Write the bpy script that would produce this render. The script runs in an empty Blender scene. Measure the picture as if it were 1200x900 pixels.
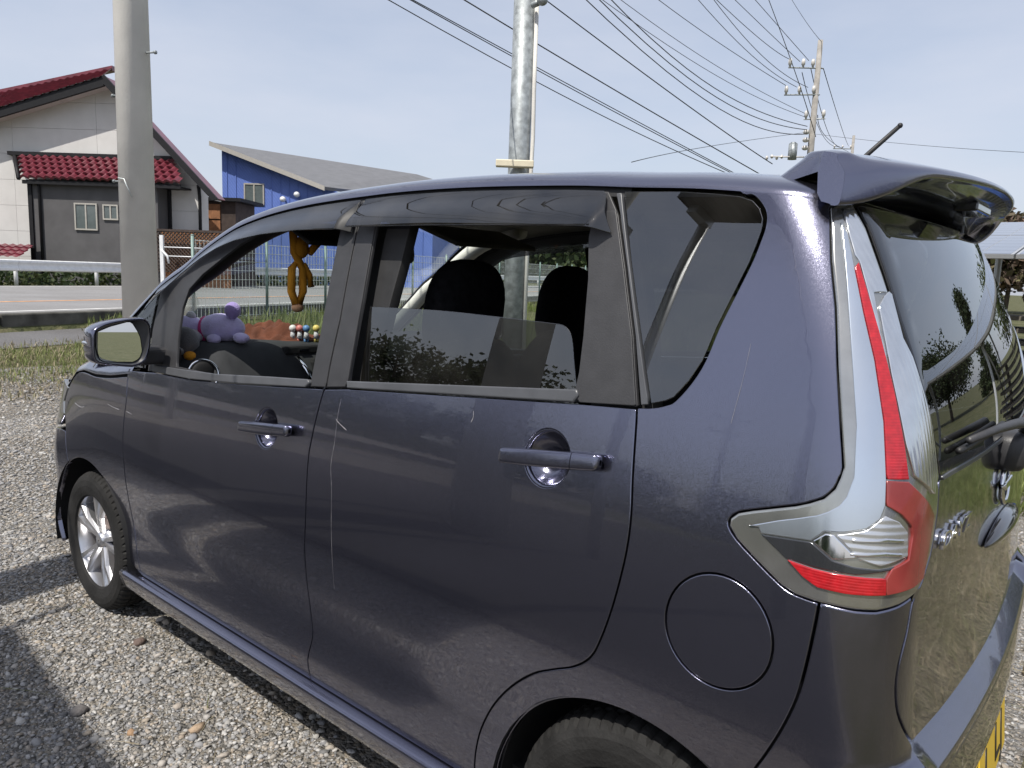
import bpy, math, random
import numpy as np
from mathutils import Vector, Matrix
from mathutils.geometry import delaunay_2d_cdt
random.seed(7); RNG = np.random.default_rng(7)
scene = bpy.context.scene
COL = scene.collection

# ------------------------------------------------------------------ camera
cam_d = bpy.data.cameras.new("camera"); cam = bpy.data.objects.new("camera", cam_d); COL.objects.link(cam)
CX, CY, CZ = 0.63373649, -1.11760272, 1.37924673
yaw, pitch, roll, FPX = map(float, (math.radians(39.81752607), math.radians(8.28227975), math.radians(2.11700897), 886.929151))
_f = Vector((-math.sin(yaw) * math.cos(pitch), math.cos(yaw) * math.cos(pitch), -math.sin(pitch)))
_r = Vector((math.cos(yaw), math.sin(yaw), 0)); _u = _r.cross(_f)
_r2 = _r * math.cos(roll) + _u * math.sin(roll); _u2 = _r2.cross(_f)
cam.matrix_world = Matrix(((_r2.x, _u2.x, -_f.x, CX), (_r2.y, _u2.y, -_f.y, CY), (_r2.z, _u2.z, -_f.z, CZ), (0, 0, 0, 1)))
cam_d.sensor_width = 36; cam_d.sensor_fit = 'HORIZONTAL'; cam_d.lens = 36 * FPX / 1200
cam_d.clip_start = 0.02; cam_d.clip_end = 2000
scene.camera = cam

# ------------------------------------------------------------------ sky, sun, exposure
SUN = Vector((.07, -.52, .85)).normalized()
EL = math.asin(SUN.z); AZ = math.atan2(SUN.x, SUN.y)
world = bpy.data.worlds.new("World"); scene.world = world; world.use_nodes = True
wn = world.node_tree.nodes; wl = world.node_tree.links; wn.clear()
sky = wn.new('ShaderNodeTexSky'); sky.sky_type = 'NISHITA'; sky.sun_disc = False
sky.sun_elevation = EL; sky.sun_rotation = AZ % (2 * math.pi)
sky.air_density = 1.0; sky.dust_density = 2.0; sky.ozone_density = 1.6; sky.altitude = 50
tc = wn.new('ShaderNodeTexCoord'); mp = wn.new('ShaderNodeMapping'); mp.inputs['Scale'].default_value = (1.2, 1.2, 4.0)
nz = wn.new('ShaderNodeTexNoise'); nz.inputs['Scale'].default_value = 1.6; nz.inputs['Detail'].default_value = 7; nz.inputs['Roughness'].default_value = .55
rp = wn.new('ShaderNodeValToRGB'); rp.color_ramp.elements[0].position = .34; rp.color_ramp.elements[0].color = (.50, .50, .50, 1)
rp.color_ramp.elements[1].position = .72; rp.color_ramp.elements[1].color = (.84, .84, .84, 1)
mx = wn.new('ShaderNodeMix'); mx.data_type = 'RGBA'; mx.inputs['B'].default_value = (4.9, 5.15, 5.9, 1)
bg = wn.new('ShaderNodeBackground'); bg.inputs['Strength'].default_value = .107
wo = wn.new('ShaderNodeOutputWorld')
wl.new(tc.outputs['Generated'], mp.inputs['Vector']); wl.new(mp.outputs['Vector'], nz.inputs['Vector'])
wl.new(nz.outputs['Fac'], rp.inputs['Fac']); wl.new(rp.outputs['Color'], mx.inputs['Factor'])
wl.new(sky.outputs['Color'], mx.inputs['A']); wl.new(mx.outputs['Result'], bg.inputs['Color']); wl.new(bg.outputs['Background'], wo.inputs['Surface'])
sun_d = bpy.data.lights.new("sun", 'SUN'); sun = bpy.data.objects.new("sun", sun_d); COL.objects.link(sun)
sun_d.energy = 3.9; sun_d.angle = math.radians(.5); sun_d.color = (1, .95, .87)
sun.rotation_euler = SUN.to_track_quat('Z', 'Y').to_euler()
vs = scene.view_settings; vs.view_transform = 'Standard'; vs.look = 'None'; vs.exposure = .45; vs.gamma = 1
try: vs.use_curve_mapping = False
except Exception: pass
scene.cycles.max_bounces = 10; scene.cycles.transparent_max_bounces = 24; scene.cycles.caustics_reflective = False

# ------------------------------------------------------------------ materials
def nt(m): return m.node_tree.nodes, m.node_tree.links
def mat(name, col, rough=.5, metal=0., var=.12, vscale=8., bump=0., bscale=60., coat=0., spec=.5, sheen=0., var2=None):
    m = bpy.data.materials.new(name); m.use_nodes = True; n, l = nt(m); b = n['Principled BSDF']
    b.inputs['Roughness'].default_value = rough; b.inputs['Metallic'].default_value = metal
    b.inputs['Coat Weight'].default_value = coat; b.inputs['Coat Roughness'].default_value = .04
    b.inputs['Specular IOR Level'].default_value = spec
    if sheen: b.inputs['Sheen Weight'].default_value = sheen
    tcx = n.new('ShaderNodeTexCoord')
    if var:
        t = n.new('ShaderNodeTexNoise'); t.inputs['Scale'].default_value = vscale; t.inputs['Detail'].default_value = 6
        l.new(tcx.outputs['Object'], t.inputs['Vector'])
        r = n.new('ShaderNodeMapRange'); r.inputs['From Min'].default_value = .3; r.inputs['From Max'].default_value = .7
        l.new(t.outputs['Fac'], r.inputs['Value'])
        x = n.new('ShaderNodeMix'); x.data_type = 'RGBA'; l.new(r.outputs['Result'], x.inputs['Factor'])
        c2 = var2 or [c * (1 + var) + .01 * var for c in col]
        x.inputs['A'].default_value = [c * (1 - var) for c in col] + [1]; x.inputs['B'].default_value = list(c2) + [1]
        l.new(x.outputs['Result'], b.inputs['Base Color'])
    else: b.inputs['Base Color'].default_value = list(col) + [1]
    if bump:
        t = n.new('ShaderNodeTexNoise'); t.inputs['Scale'].default_value = bscale; t.inputs['Detail'].default_value = 5
        l.new(tcx.outputs['Object'], t.inputs['Vector'])
        bp = n.new('ShaderNodeBump'); bp.inputs['Strength'].default_value = min(bump, 1); bp.inputs['Distance'].default_value = .01 if bump <= 1 else .01 * bump
        l.new(t.outputs['Fac'], bp.inputs['Height']); l.new(bp.outputs['Normal'], b.inputs['Normal'])
    return m

def paint_mat():
    m = bpy.data.materials.new("metallic_paint"); m.use_nodes = True; n, l = nt(m); b = n['Principled BSDF']
    tcx = n.new('ShaderNodeTexCoord')
    v = n.new('ShaderNodeTexVoronoi'); v.inputs['Scale'].default_value = 1500
    l.new(tcx.outputs['Object'], v.inputs['Vector'])
    g = n.new('ShaderNodeNewGeometry')
    s = n.new('ShaderNodeVectorMath'); s.operation = 'SUBTRACT'; s.inputs[1].default_value = (.5, .5, .5); l.new(v.outputs['Color'], s.inputs[0])
    k = n.new('ShaderNodeVectorMath'); k.operation = 'SCALE'; k.inputs['Scale'].default_value = .11; l.new(s.outputs[0], k.inputs[0])
    a = n.new('ShaderNodeVectorMath'); a.operation = 'ADD'; l.new(g.outputs['Normal'], a.inputs[0]); l.new(k.outputs[0], a.inputs[1])
    nm = n.new('ShaderNodeVectorMath'); nm.operation = 'NORMALIZE'; l.new(a.outputs[0], nm.inputs[0])
    l.new(nm.outputs[0], b.inputs['Normal'])
    t = n.new('ShaderNodeTexNoise'); t.inputs['Scale'].default_value = 3.5; t.inputs['Detail'].default_value = 9; t.inputs['Roughness'].default_value = .7
    l.new(tcx.outputs['Object'], t.inputs['Vector'])
    x = n.new('ShaderNodeMix'); x.data_type = 'RGBA'; x.inputs['A'].default_value = (.164, .167, .228, 1); x.inputs['B'].default_value = (.187, .189, .254, 1)
    l.new(t.outputs['Fac'], x.inputs['Factor']); l.new(x.outputs['Result'], b.inputs['Base Color'])
    b.inputs['Metallic'].default_value = .97; b.inputs['Roughness'].default_value = .19
    b.inputs['Coat Weight'].default_value = 1; b.inputs['Coat IOR'].default_value = 1.5
    # faint wipe marks and dust film in the clear coat
    mp_ = n.new('ShaderNodeMapping'); mp_.inputs['Scale'].default_value = (14, 14, 3); l.new(tcx.outputs['Object'], mp_.inputs['Vector'])
    t2 = n.new('ShaderNodeTexNoise'); t2.inputs['Scale'].default_value = 2.2; t2.inputs['Detail'].default_value = 10; l.new(mp_.outputs['Vector'], t2.inputs['Vector'])
    r2 = n.new('ShaderNodeMapRange'); r2.inputs['From Min'].default_value = .35; r2.inputs['From Max'].default_value = .75; r2.inputs['To Min'].default_value = .01; r2.inputs['To Max'].default_value = .07
    l.new(t2.outputs['Fac'], r2.inputs['Value']); l.new(r2.outputs['Result'], b.inputs['Coat Roughness'])
    # gentle orange peel on the coat
    t3 = n.new('ShaderNodeTexNoise'); t3.inputs['Scale'].default_value = 55; t3.inputs['Detail'].default_value = 2; l.new(tcx.outputs['Object'], t3.inputs['Vector'])
    bp = n.new('ShaderNodeBump'); bp.inputs['Strength'].default_value = .010; bp.inputs['Distance'].default_value = .004; l.new(t3.outputs['Fac'], bp.inputs['Height'])
    l.new(bp.outputs['Normal'], b.inputs['Coat Normal'])
    return m

def glass_mat(name, tint, f0=.045, rough=0.0, refl=(.95, .97, 1), dirt=.0):
    m = bpy.data.materials.new(name); m.use_nodes = True; n, l = nt(m); n.remove(n['Principled BSDF']); o = n['Material Output']
    tr = n.new('ShaderNodeBsdfTransparent'); tr.inputs['Color'].default_value = list(tint) + [1]
    gl = n.new('ShaderNodeBsdfGlossy'); gl.inputs['Roughness'].default_value = rough; gl.inputs['Color'].default_value = list(refl) + [1]
    lw = n.new('ShaderNodeLayerWeight'); lw.inputs['Blend'].default_value = .5
    p = n.new('ShaderNodeMath'); p.operation = 'POWER'; p.inputs[1].default_value = 4.2; l.new(lw.outputs['Facing'], p.inputs[0])
    ma = n.new('ShaderNodeMath'); ma.operation = 'MULTIPLY_ADD'; ma.inputs[1].default_value = 1 - f0; ma.inputs[2].default_value = f0; l.new(p.outputs[0], ma.inputs[0])
    mx_ = n.new('ShaderNodeMixShader'); l.new(ma.outputs[0], mx_.inputs[0]); l.new(tr.outputs[0], mx_.inputs[1]); l.new(gl.outputs[0], mx_.inputs[2])
    last = mx_
    if dirt:
        df = n.new('ShaderNodeBsdfDiffuse'); df.inputs['Color'].default_value = (.5, .47, .42, 1)
        tcx = n.new('ShaderNodeTexCoord'); t = n.new('ShaderNodeTexNoise'); t.inputs['Scale'].default_value = 9; t.inputs['Detail'].default_value = 8
        l.new(tcx.outputs['Object'], t.inputs['Vector'])
        r = n.new('ShaderNodeMapRange'); r.inputs['From Min'].default_value = .3; r.inputs['From Max'].default_value = .8; r.inputs['To Max'].default_value = dirt; l.new(t.outputs['Fac'], r.inputs['Value'])
        m2 = n.new('ShaderNodeMixShader'); l.new(r.outputs['Result'], m2.inputs[0]); l.new(mx_.outputs[0], m2.inputs[1]); l.new(df.outputs[0], m2.inputs[2]); last = m2
    l.new(last.outputs[0], o.inputs['Surface'])
    return m

def island_mat(name, cols, rough=.8, bump=0., spec=.4, trans=0.):
    """colour differs piece by piece (loose stones, blades, leaves)"""
    m = bpy.data.materials.new(name); m.use_nodes = True; n, l = nt(m); b = n['Principled BSDF']
    g = n.new('ShaderNodeNewGeometry'); r = n.new('ShaderNodeValToRGB'); e = r.color_ramp.elements
    while len(e) < len(cols): e.new(.5)
    for i, c in enumerate(cols): e[i].position = i / (len(cols) - 1); e[i].color = list(c) + [1]
    l.new(g.outputs['Random Per Island'], r.inputs['Fac'])
    l.new(r.outputs['Color'], b.inputs['Base Color']); b.inputs['Roughness'].default_value = rough; b.inputs['Specular IOR Level'].default_value = spec
    if bump:
        tcx = n.new('ShaderNodeTexCoord'); t = n.new('ShaderNodeTexNoise'); t.inputs['Scale'].default_value = 90; t.inputs['Detail'].default_value = 4; l.new(tcx.outputs['Object'], t.inputs['Vector'])
        bp = n.new('ShaderNodeBump'); bp.inputs['Strength'].default_value = bump; bp.inputs['Distance'].default_value = .006; l.new(t.outputs['Fac'], bp.inputs['Height']); l.new(bp.outputs['Normal'], b.inputs['Normal'])
    if trans:
        tl = n.new('ShaderNodeBsdfTranslucent'); l.new(r.outputs['Color'], tl.inputs['Color'])
        mx_ = n.new('ShaderNodeMixShader'); mx_.inputs[0].default_value = trans; l.new(b.outputs[0], mx_.inputs[1]); l.new(tl.outputs[0], mx_.inputs[2]); l.new(mx_.outputs[0], n['Material Output'].inputs['Surface'])
    return m

def ribbed(m, scale, axis='X', strength=.6, dist=.002):
    n, l = nt(m); b = n['Principled BSDF']; tcx = n.new('ShaderNodeTexCoord')
    w = n.new('ShaderNodeTexWave'); w.wave_type = 'BANDS'; w.bands_direction = axis; w.inputs['Scale'].default_value = scale; w.inputs['Distortion'].default_value = .3
    l.new(tcx.outputs['Object'], w.inputs['Vector'])
    bp = n.new('ShaderNodeBump'); bp.inputs['Strength'].default_value = strength; bp.inputs['Distance'].default_value = dist
    l.new(w.outputs['Fac'], bp.inputs['Height']); l.new(bp.outputs['Normal'], b.inputs['Normal']); return m

M = {}
M['paint'] = paint_mat()
M['garnish'] = mat('weathered_black_plastic', (.036, .036, .039), .48, var=.12, vscale=25, bump=.06, bscale=300)
M['molding'] = mat('grey_weatherstrip', (.075, .078, .086), .34, var=.15, vscale=12)
M['rubber'] = mat('black_rubber', (.014, .014, .015), .55, var=.2)
M['dark'] = mat('dark_underbody', (.006, .006, .007), .8, var=.2)
M['tyre'] = mat('dusty_tyre_rubber', (.017, .0165, .016), .80, spec=.25, var=.35, vscale=14, bump=.25, bscale=120)
M['alloy'] = mat('silver_alloy', (.62, .62, .64), .28, .9, var=.06)
M['disc'] = mat('rusty_brake_disc', (.20, .13, .10), .5, .6, var=.4, vscale=20)
M['chrome'] = mat('chrome', (.80, .81, .83), .07, 1., var=.02)
M['silver'] = ribbed(mat('silvered_lamp_reflector', (.60, .645, .70), .20, .9, var=.05, coat=.8), 5, 'X', .12, .002)
M['lensrim'] = mat('hazed_clear_lens_rim', (.42, .42, .40), .14, .85, var=.10, vscale=26, coat=1)
M['red'] = ribbed(mat('red_lamp_lens', (.42, .008, .014), .12, .1, var=.2, vscale=90, coat=1), 75, 'Z', .15, .0010)
M['darkred'] = mat('hazed_dark_red_lens', (.27, .040, .036), .22, .1, var=.25, vscale=14, coat=1)
M['clear'] = ribbed(mat('ribbed_clear_lens', (.66, .68, .70), .10, .9, var=.05, vscale=40, coat=1), 34, 'Y', .35, .0012)
M['bowl'] = ribbed(mat('reversing_lamp_reflector', (.60, .61, .63), .22, .75, var=.08, coat=1), 30, 'Z', .3, .0015)
M['smoke'] = mat('smoked_lamp_bezel', (.05, .053, .06), .15, .5, var=.15, coat=1)
M['visor'] = glass_mat('smoked_visor_acrylic', (.10, .10, .115), .085, .015, (.92, .95, 1), .05)
M['privacy'] = glass_mat('privacy_glass', (.19, .205, .20), .13, .0, dirt=.03)
M['rearglass'] = glass_mat('rear_privacy_glass', (.10, .105, .105), .10, .0, dirt=.02)
M['glass'] = glass_mat('clear_glass', (.86, .91, .88), .05, .0, dirt=.02)
M['mirror'] = mat('mirror_glass', (.85, .87, .88), .0, 1., var=0)
M['trim'] = mat('dark_interior_trim', (.018, .018, .019), .62, var=.2, vscale=30)
M['dash'] = mat('charcoal_dashboard', (.040, .042, .045), .85, spec=.15, var=.12, vscale=20, bump=.08, bscale=400)
M['cream'] = mat('cream_pillar_trim', (.85, .83, .77), .7, var=.08)
M['liner'] = mat('grey_headliner', (.30, .285, .26), .9, var=.08, bump=.1, bscale=300)
M['seat'] = mat('black_fabric_seat_cover', (.008, .008, .010), .95, var=.3, vscale=60, bump=.2, bscale=300, spec=.15)
M['plate'] = mat('yellow_number_plate', (.86, .57, .05), .4, var=.06)
M['ink'] = mat('black_ink', (.012, .012, .012), .5, var=0)
M['scratch'] = mat('bare_scratch', (.26, .255, .27), .6, var=.2, vscale=80)

# ------------------------------------------------------------------ generic helpers
def tag(o, label=None, cat=None, group=None, kind=None):
    if label: o['label'] = label
    if cat: o['category'] = cat
    if group: o['group'] = group
    if kind: o['kind'] = kind
    return o
def setp(o, parent):
    if parent is not None:
        o.parent = parent; o.matrix_parent_inverse = MW[parent.name].inverted() if parent.name in MW else parent.matrix_world.inverted()
MW = {}
def obj(name, v, f, m, parent=None, smooth=True, normals=None, loc=None):
    me = bpy.data.meshes.new(name); v = np.asarray(v, float)
    me.from_pydata(v.tolist(), [], [list(map(int, q)) for q in f]); me.materials.append(m)
    if smooth: me.polygons.foreach_set('use_smooth', [True] * len(me.polygons))
    me.update()
    if normals is not None: me.normals_split_custom_set_from_vertices([tuple(x) for x in np.asarray(normals, float)])
    o = bpy.data.objects.new(name, me); COL.objects.link(o); setp(o, parent); MW[o.name] = Matrix(o.matrix_world) if parent is None else Matrix.Identity(4)
    return o
def empty(name, loc):
    o = bpy.data.objects.new(name, None); COL.objects.link(o); o.location = loc; o.empty_display_size = .2
    MW[o.name] = Matrix.Translation(loc); return o
def bigmesh(name, V, F, m, parent=None, smooth=False):
    """numpy mesh, all faces with the same vertex count"""
    V = np.asarray(V, np.float32); F = np.asarray(F, np.int32); k = F.shape[1]
    me = bpy.data.meshes.new(name); me.vertices.add(len(V)); me.vertices.foreach_set('co', V.ravel())
    me.loops.add(F.size); me.loops.foreach_set('vertex_index', F.ravel()); me.polygons.add(len(F))
    me.polygons.foreach_set('loop_start', np.arange(0, F.size, k, dtype=np.int32))
    try: me.polygons.foreach_set('loop_total', np.full(len(F), k, np.int32))
    except Exception: pass
    if smooth: me.polygons.foreach_set('use_smooth', np.ones(len(F), bool))
    me.materials.append(m); me.update(); me.validate()
    o = bpy.data.objects.new(name, me); COL.objects.link(o); setp(o, parent); MW[o.name] = Matrix.Identity(4); return o
class MB:
    """collects simple solids into one mesh"""
    def __init__(s): s.v = []; s.f = []
    def add(s, v, f): k = len(s.v); s.v += [tuple(map(float, p)) for p in v]; s.f += [tuple(int(i) + k for i in q) for q in f]; return s
    def box(s, lo, hi, rz=0., c=None, mat4=None):
        x0, y0, z0 = lo; x1, y1, z1 = hi
        p = [Vector(q) for q in ((x0, y0, z0), (x1, y0, z0), (x1, y1, z0), (x0, y1, z0), (x0, y0, z1), (x1, y0, z1), (x1, y1, z1), (x0, y1, z1))]
        if mat4 is not None: p = [mat4 @ q for q in p]
        return s.add(p, [(0, 3, 2, 1), (4, 5, 6, 7), (0, 1, 5, 4), (1, 2, 6, 5), (2, 3, 7, 6), (3, 0, 4, 7)])
    def tube(s, pts, r, n=8, caps=True):
        pts = [Vector(p) for p in pts]; rr = r if hasattr(r, '__len__') else [r] * len(pts); rings = []
        up = Vector((0, 0, 1))
        for i, p in enumerate(pts):
            t = (pts[min(i + 1, len(pts) - 1)] - pts[max(i - 1, 0)]).normalized()
            a = t.cross(up if abs(t.z) < .95 else Vector((1, 0, 0))).normalized(); b = t.cross(a)
            rings.append([p + (a * math.cos(2 * math.pi * k / n) + b * math.sin(2 * math.pi * k / n)) * rr[i] for k in range(n)])
        v = [q for r_ in rings for q in r_]; f = []
        for i in range(len(pts) - 1):
            for k in range(n): f.append((i * n + k, i * n + (k + 1) % n, (i + 1) * n + (k + 1) % n, (i + 1) * n + k))
        if caps: f.append(tuple(reversed(range(n)))); f.append(tuple((len(pts) - 1) * n + k for k in range(n)))
        return s.add(v, f)
    def ell(s, c, r, rot=None, nu=16, nv=10, e1=1., e2=1.):
        v = []; f = []; sp = lambda q, e: math.copysign(abs(q) ** e, q)
        for j in range(nv + 1):
            ph = -math.pi / 2 + math.pi * j / nv
            for i in range(nu):
                th = 2 * math.pi * i / nu
                p = Vector((r[0] * sp(math.cos(ph), e1) * sp(math.cos(th), e2), r[1] * sp(math.cos(ph), e1) * sp(math.sin(th), e2), r[2] * sp(math.sin(ph), e1)))
                if rot is not None: p = rot @ p
                v.append(p + Vector(c))
        for j in range(nv):
            for i in range(nu): f.append((j * nu + i, j * nu + (i + 1) % nu, (j + 1) * nu + (i + 1) % nu, (j + 1) * nu + i))
        return s.add(v, f)
    def build(s, name, m, parent=None, smooth=False): return obj(name, s.v, s.f, m, parent, smooth)
def bevel(o, w=.01, seg=2):
    md = o.modifiers.new('bevel', 'BEVEL'); md.width = w; md.segments = seg; md.limit_method = 'ANGLE'; md.angle_limit = .6; return o

# ------------------------------------------------------------------ the car's skin
CW = 1.475
def pchip(x, y):
    x = np.asarray(x, float); y = np.asarray(y, float)
    h = np.diff(x); d = np.diff(y) / h; m = np.zeros(len(x)); m[0] = d[0]; m[-1] = d[-1]
    m[1:-1] = (d[:-1] * h[1:] + d[1:] * h[:-1]) / (h[1:] + h[:-1])
    def f(q):
        q = np.asarray(q, float); i = np.clip(np.searchsorted(x, q) - 1, 0, len(x) - 2); t = (q - x[i]) / h[i]
        return ((2*t**3-3*t**2+1)*y[i]+(t**3-2*t**2+t)*h[i]*m[i]+(-2*t**3+3*t**2)*y[i+1]+(t**3-t**2)*h[i]*m[i+1])
    return f
I_ = pchip([.10,.20,.27,.33,.38,.43,.48,.55,.65,.75,.85,.95,1.05,1.15,1.25,1.35,1.45,1.55,1.65],
           [.060,.036,.027,.024,.026,.029,.026,.016,.004,.000,.004,.015,.031,.051,.074,.099,.126,.156,.19])
RX = pchip([.10,.25,.40,.50,.60,.75,.90,1.0,1.08,1.16,1.25,1.33,1.41,1.477,1.55,1.65],
           [.36,.40,.425,.432,.43,.42,.414,.408,.402,.390,.367,.337,.304,.272,.232,.17])
FA = pchip([.1,.2,.3,.45,.6,.7,.8,.95,1.1,1.7], [-.008,-.012,-.012,-.006,.006,.026,.044,.055,.06,.06])
XF0 = -2.72
def fin(x, z): return FA(z) * (np.maximum(-1.9 - x, 0) / .8) ** 2.2
def FXc(z): return -2.965 + .06 * np.maximum(z - .7, 0) / .3 + .10 * np.maximum(.35 - z, 0) / .2
def UC(z): return RX(z) - .125 + .75
def P(u, z):
    u = np.asarray(u, float); z = np.asarray(z, float); u = u + 0 * z; z = z + 0 * u
    far = u > UC(z); u = np.where(far, 2 * UC(z) - u, u)
    i = I_(z); xr = RX(z); xs = xr - .125; b = .125
    x = u.copy(); y = i + fin(x, z); k = .62
    t = np.clip((u - xs) / .2, 0, 1)
    bx = 3*t*(1-t)**2*(xs+k*.125)+3*t*t*(1-t)*xr+(1-t)**3*xs+t**3*(xr+.004)
    by = 3*t*(1-t)**2*i+3*t*t*(1-t)*(i+b*(1-k))+(1-t)**3*i+t**3*(i+b)
    m = u > xs; x = np.where(m, bx, x); y = np.where(m, by, y)
    s = (u - xs - .2) / .55; yb = i + b; yy = yb + s * (CW/2 - yb); q = 1 - ((CW/2 - yy) / (CW/2 - yb)) ** 2
    m = u > xs + .2; x = np.where(m, xr + .004 + .024 * q, x); y = np.where(m, yy, y)
    xf = FXc(z); t = np.clip((XF0 - u) / .30, 0, 1); y0 = i + fin(np.float64(XF0), z); sl = FA(z) * 2.2 / .8 * ((-1.9 - XF0) / .8) ** 1.2
    dx = xf + .05 - XF0; yc = y0 + .30
    p0 = (XF0 + 0*z, y0); p1 = (XF0 + .7*dx, y0 + .7*(-dx)*sl); p3 = (xf + .05, yc); p2 = (xf + .062, yc - .2)
    B = lambda a: (1-t)**3*p0[a]+3*t*(1-t)**2*p1[a]+3*t*t*(1-t)*p2[a]+t**3*p3[a]
    m = u < XF0; x = np.where(m, B(0), x); y = np.where(m, B(1), y)
    s = (XF0 - .30 - u) / .5; yy = yc + s * (CW/2 - yc); q = 1 - ((CW/2 - yy) / (CW/2 - yc)) ** 2
    m = u < XF0 - .30; x = np.where(m, xf + .05 - .05 * q, x); y = np.where(m, yy, y)
    y = np.where(far, CW - y, y)
    return np.stack([x, y, z], -1)
EPS = 2e-4
def nrm(F, u, z):
    a = F(u + EPS, z) - F(u - EPS, z); b = F(u, z + EPS) - F(u, z - EPS); n = np.cross(a, b)
    return n / np.maximum(np.linalg.norm(n, axis=-1, keepdims=True), 1e-12)
def N_(u, z): return nrm(P, u, z)
def Qf(off):
    if not callable(off): c = off; off = lambda u, z: c
    return lambda u, z: P(u, z) + np.asarray(off(u, z) + 0 * u)[..., None] * N_(u, z)
def Q(u, z, o):
    u = np.asarray(u, float); z = np.asarray(z, float); return P(u, z) + np.asarray(o + 0 * u)[..., None] * N_(u, z)
def pip(pts, poly):
    x, y = pts[:, 0], pts[:, 1]; inside = np.zeros(len(pts), bool); j = len(poly) - 1
    for i in range(len(poly)):
        xi, yi = poly[i]; xj, yj = poly[j]
        if yi != yj:
            c = ((yi > y) != (yj > y)) & (x < (xj - xi) * (y - yi) / (yj - yi) + xi); inside ^= c
        j = i
    return inside
def resample(poly, g):
    out = []
    for a, b in zip(poly, poly[1:] + poly[:1]):
        a = np.array(a, float); b = np.array(b, float); n = max(1, int(np.ceil(np.linalg.norm(b - a) / g)))
        out += [a + (b - a) * k / n for k in range(n)]
    return np.array(out)
def area(p): x, y = p[:, 0], p[:, 1]; return .5 * np.sum(x * np.roll(y, -1) - np.roll(x, -1) * y)
def inset(p, d):
    """p is CCW (or CW for holes); moves every vertex to its left by d"""
    e = np.roll(p, -1, 0) - p; e /= np.maximum(np.linalg.norm(e, axis=1, keepdims=True), 1e-9); nl = np.stack([-e[:, 1], e[:, 0]], 1); npv = np.roll(nl, 1, 0)
    m = nl + npv; m /= np.maximum(np.linalg.norm(m, axis=1, keepdims=True), 1e-9); c = np.clip((m * nl).sum(1), .5, 1)
    return p + m * (np.asarray(d) / c)[:, None]
def panel(name, poly, m, parent, holes=(), off=0., gap=.0022, bev=.0016, flange=.016, g=.022, side=0, seam=None, F=None, label=None):
    """one sheet-metal (or glass) panel: flat outline in skin coordinates, wrapped on the skin, with a rolled edge"""
    F = F or Qf(off)
    loops = []
    for k, lp in enumerate([poly] + list(holes)):
        p = resample([tuple(q) for q in lp], g * .7); a = area(p)
        if (a < 0) == (k == 0): p = p[::-1]
        loops.append(p)
    faces_l = []; outer_l = []
    for p in loops:
        k = np.ones(len(p))
        if seam is not None: k = np.array([0. if seam(*q) else 1. for q in p])
        outer_l.append(inset(p, gap * k)); faces_l.append(inset(p, (gap + bev) * k))
    lo = loops[0].min(0); hi = loops[0].max(0)
    gx = np.arange(lo[0] + g / 2, hi[0], g); gy = np.arange(lo[1] + g / 2, hi[1], g)
    pts = np.stack(np.meshgrid(gx, gy), -1).reshape(-1, 2)
    if len(pts):
        ins = pip(pts, faces_l[0])
        for h in faces_l[1:]: ins &= ~pip(pts, h)
        pts = pts[ins]
        B = np.concatenate(faces_l)
        if len(pts):
            dmin = np.full(len(pts), 9.)
            for c in range(0, len(pts), 4000): dmin[c:c+4000] = np.sqrt(((pts[c:c+4000, None] - B[None]) ** 2).sum(-1)).min(1)
            pts = pts[dmin > g * .45]
    allp = np.concatenate(faces_l + [pts]) if len(pts) else np.concatenate(faces_l)
    edges = []; k0 = 0
    for p in faces_l:
        n = len(p); edges += [(k0 + i, k0 + (i + 1) % n) for i in range(n)]; k0 += n
    res = delaunay_2d_cdt([Vector(q) for q in allp], edges, [], 0, 1e-7)
    V2 = np.array([tuple(q) for q in res[0]]); FC = [list(q) for q in res[2]]
    cen = np.array([V2[q].mean(0) for q in FC]); ins = pip(cen, faces_l[0])
    for h in faces_l[1:]: ins &= ~pip(cen, h)
    FC = [q for q, k in zip(FC, ins) if k]
    # orientation ccw
    FC2 = []
    for q in FC:
        a = V2[q]; FC2.append(q if area(a) > 0 else q[::-1])
    V = list(F(V2[:, 0], V2[:, 1])); NN = list(nrm(F, V2[:, 0], V2[:, 1]))
    for p, q in zip(faces_l, outer_l):
        A = F(p[:, 0], p[:, 1]); n = nrm(F, p[:, 0], p[:, 1]); B1 = F(q[:, 0], q[:, 1])
        t = np.roll(A, -1, 0) - np.roll(A, 1, 0); t /= np.maximum(np.linalg.norm(t, axis=1, keepdims=True), 1e-9); o = np.cross(t, n)
        k = len(V); c = len(p)
        R1 = B1 - n * bev * .8; R2 = B1 - n * flange
        V += list(A) + list(R1) + list(R1) + list(R2); mid = (n + o); mid /= np.linalg.norm(mid, axis=1, keepdims=True)
        NN += list(n) + list(mid) + list(mid * .4 + o * .6) + list(o)
        for i in range(c):
            j = (i + 1) % c
            FC2.append([k + j, k + i, k + c + i, k + c + j]); FC2.append([k + 2*c + j, k + 2*c + i, k + 3*c + i, k + 3*c + j])
    V = np.array(V); NN = np.array(NN)
    if side:
        V[:, 1] = CW - V[:, 1]; NN[:, 1] *= -1; FC2 = [q[::-1] for q in FC2]
    o = obj(name, V, FC2, m, parent, True, NN)
    if label: o['label'] = label
    return o
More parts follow.
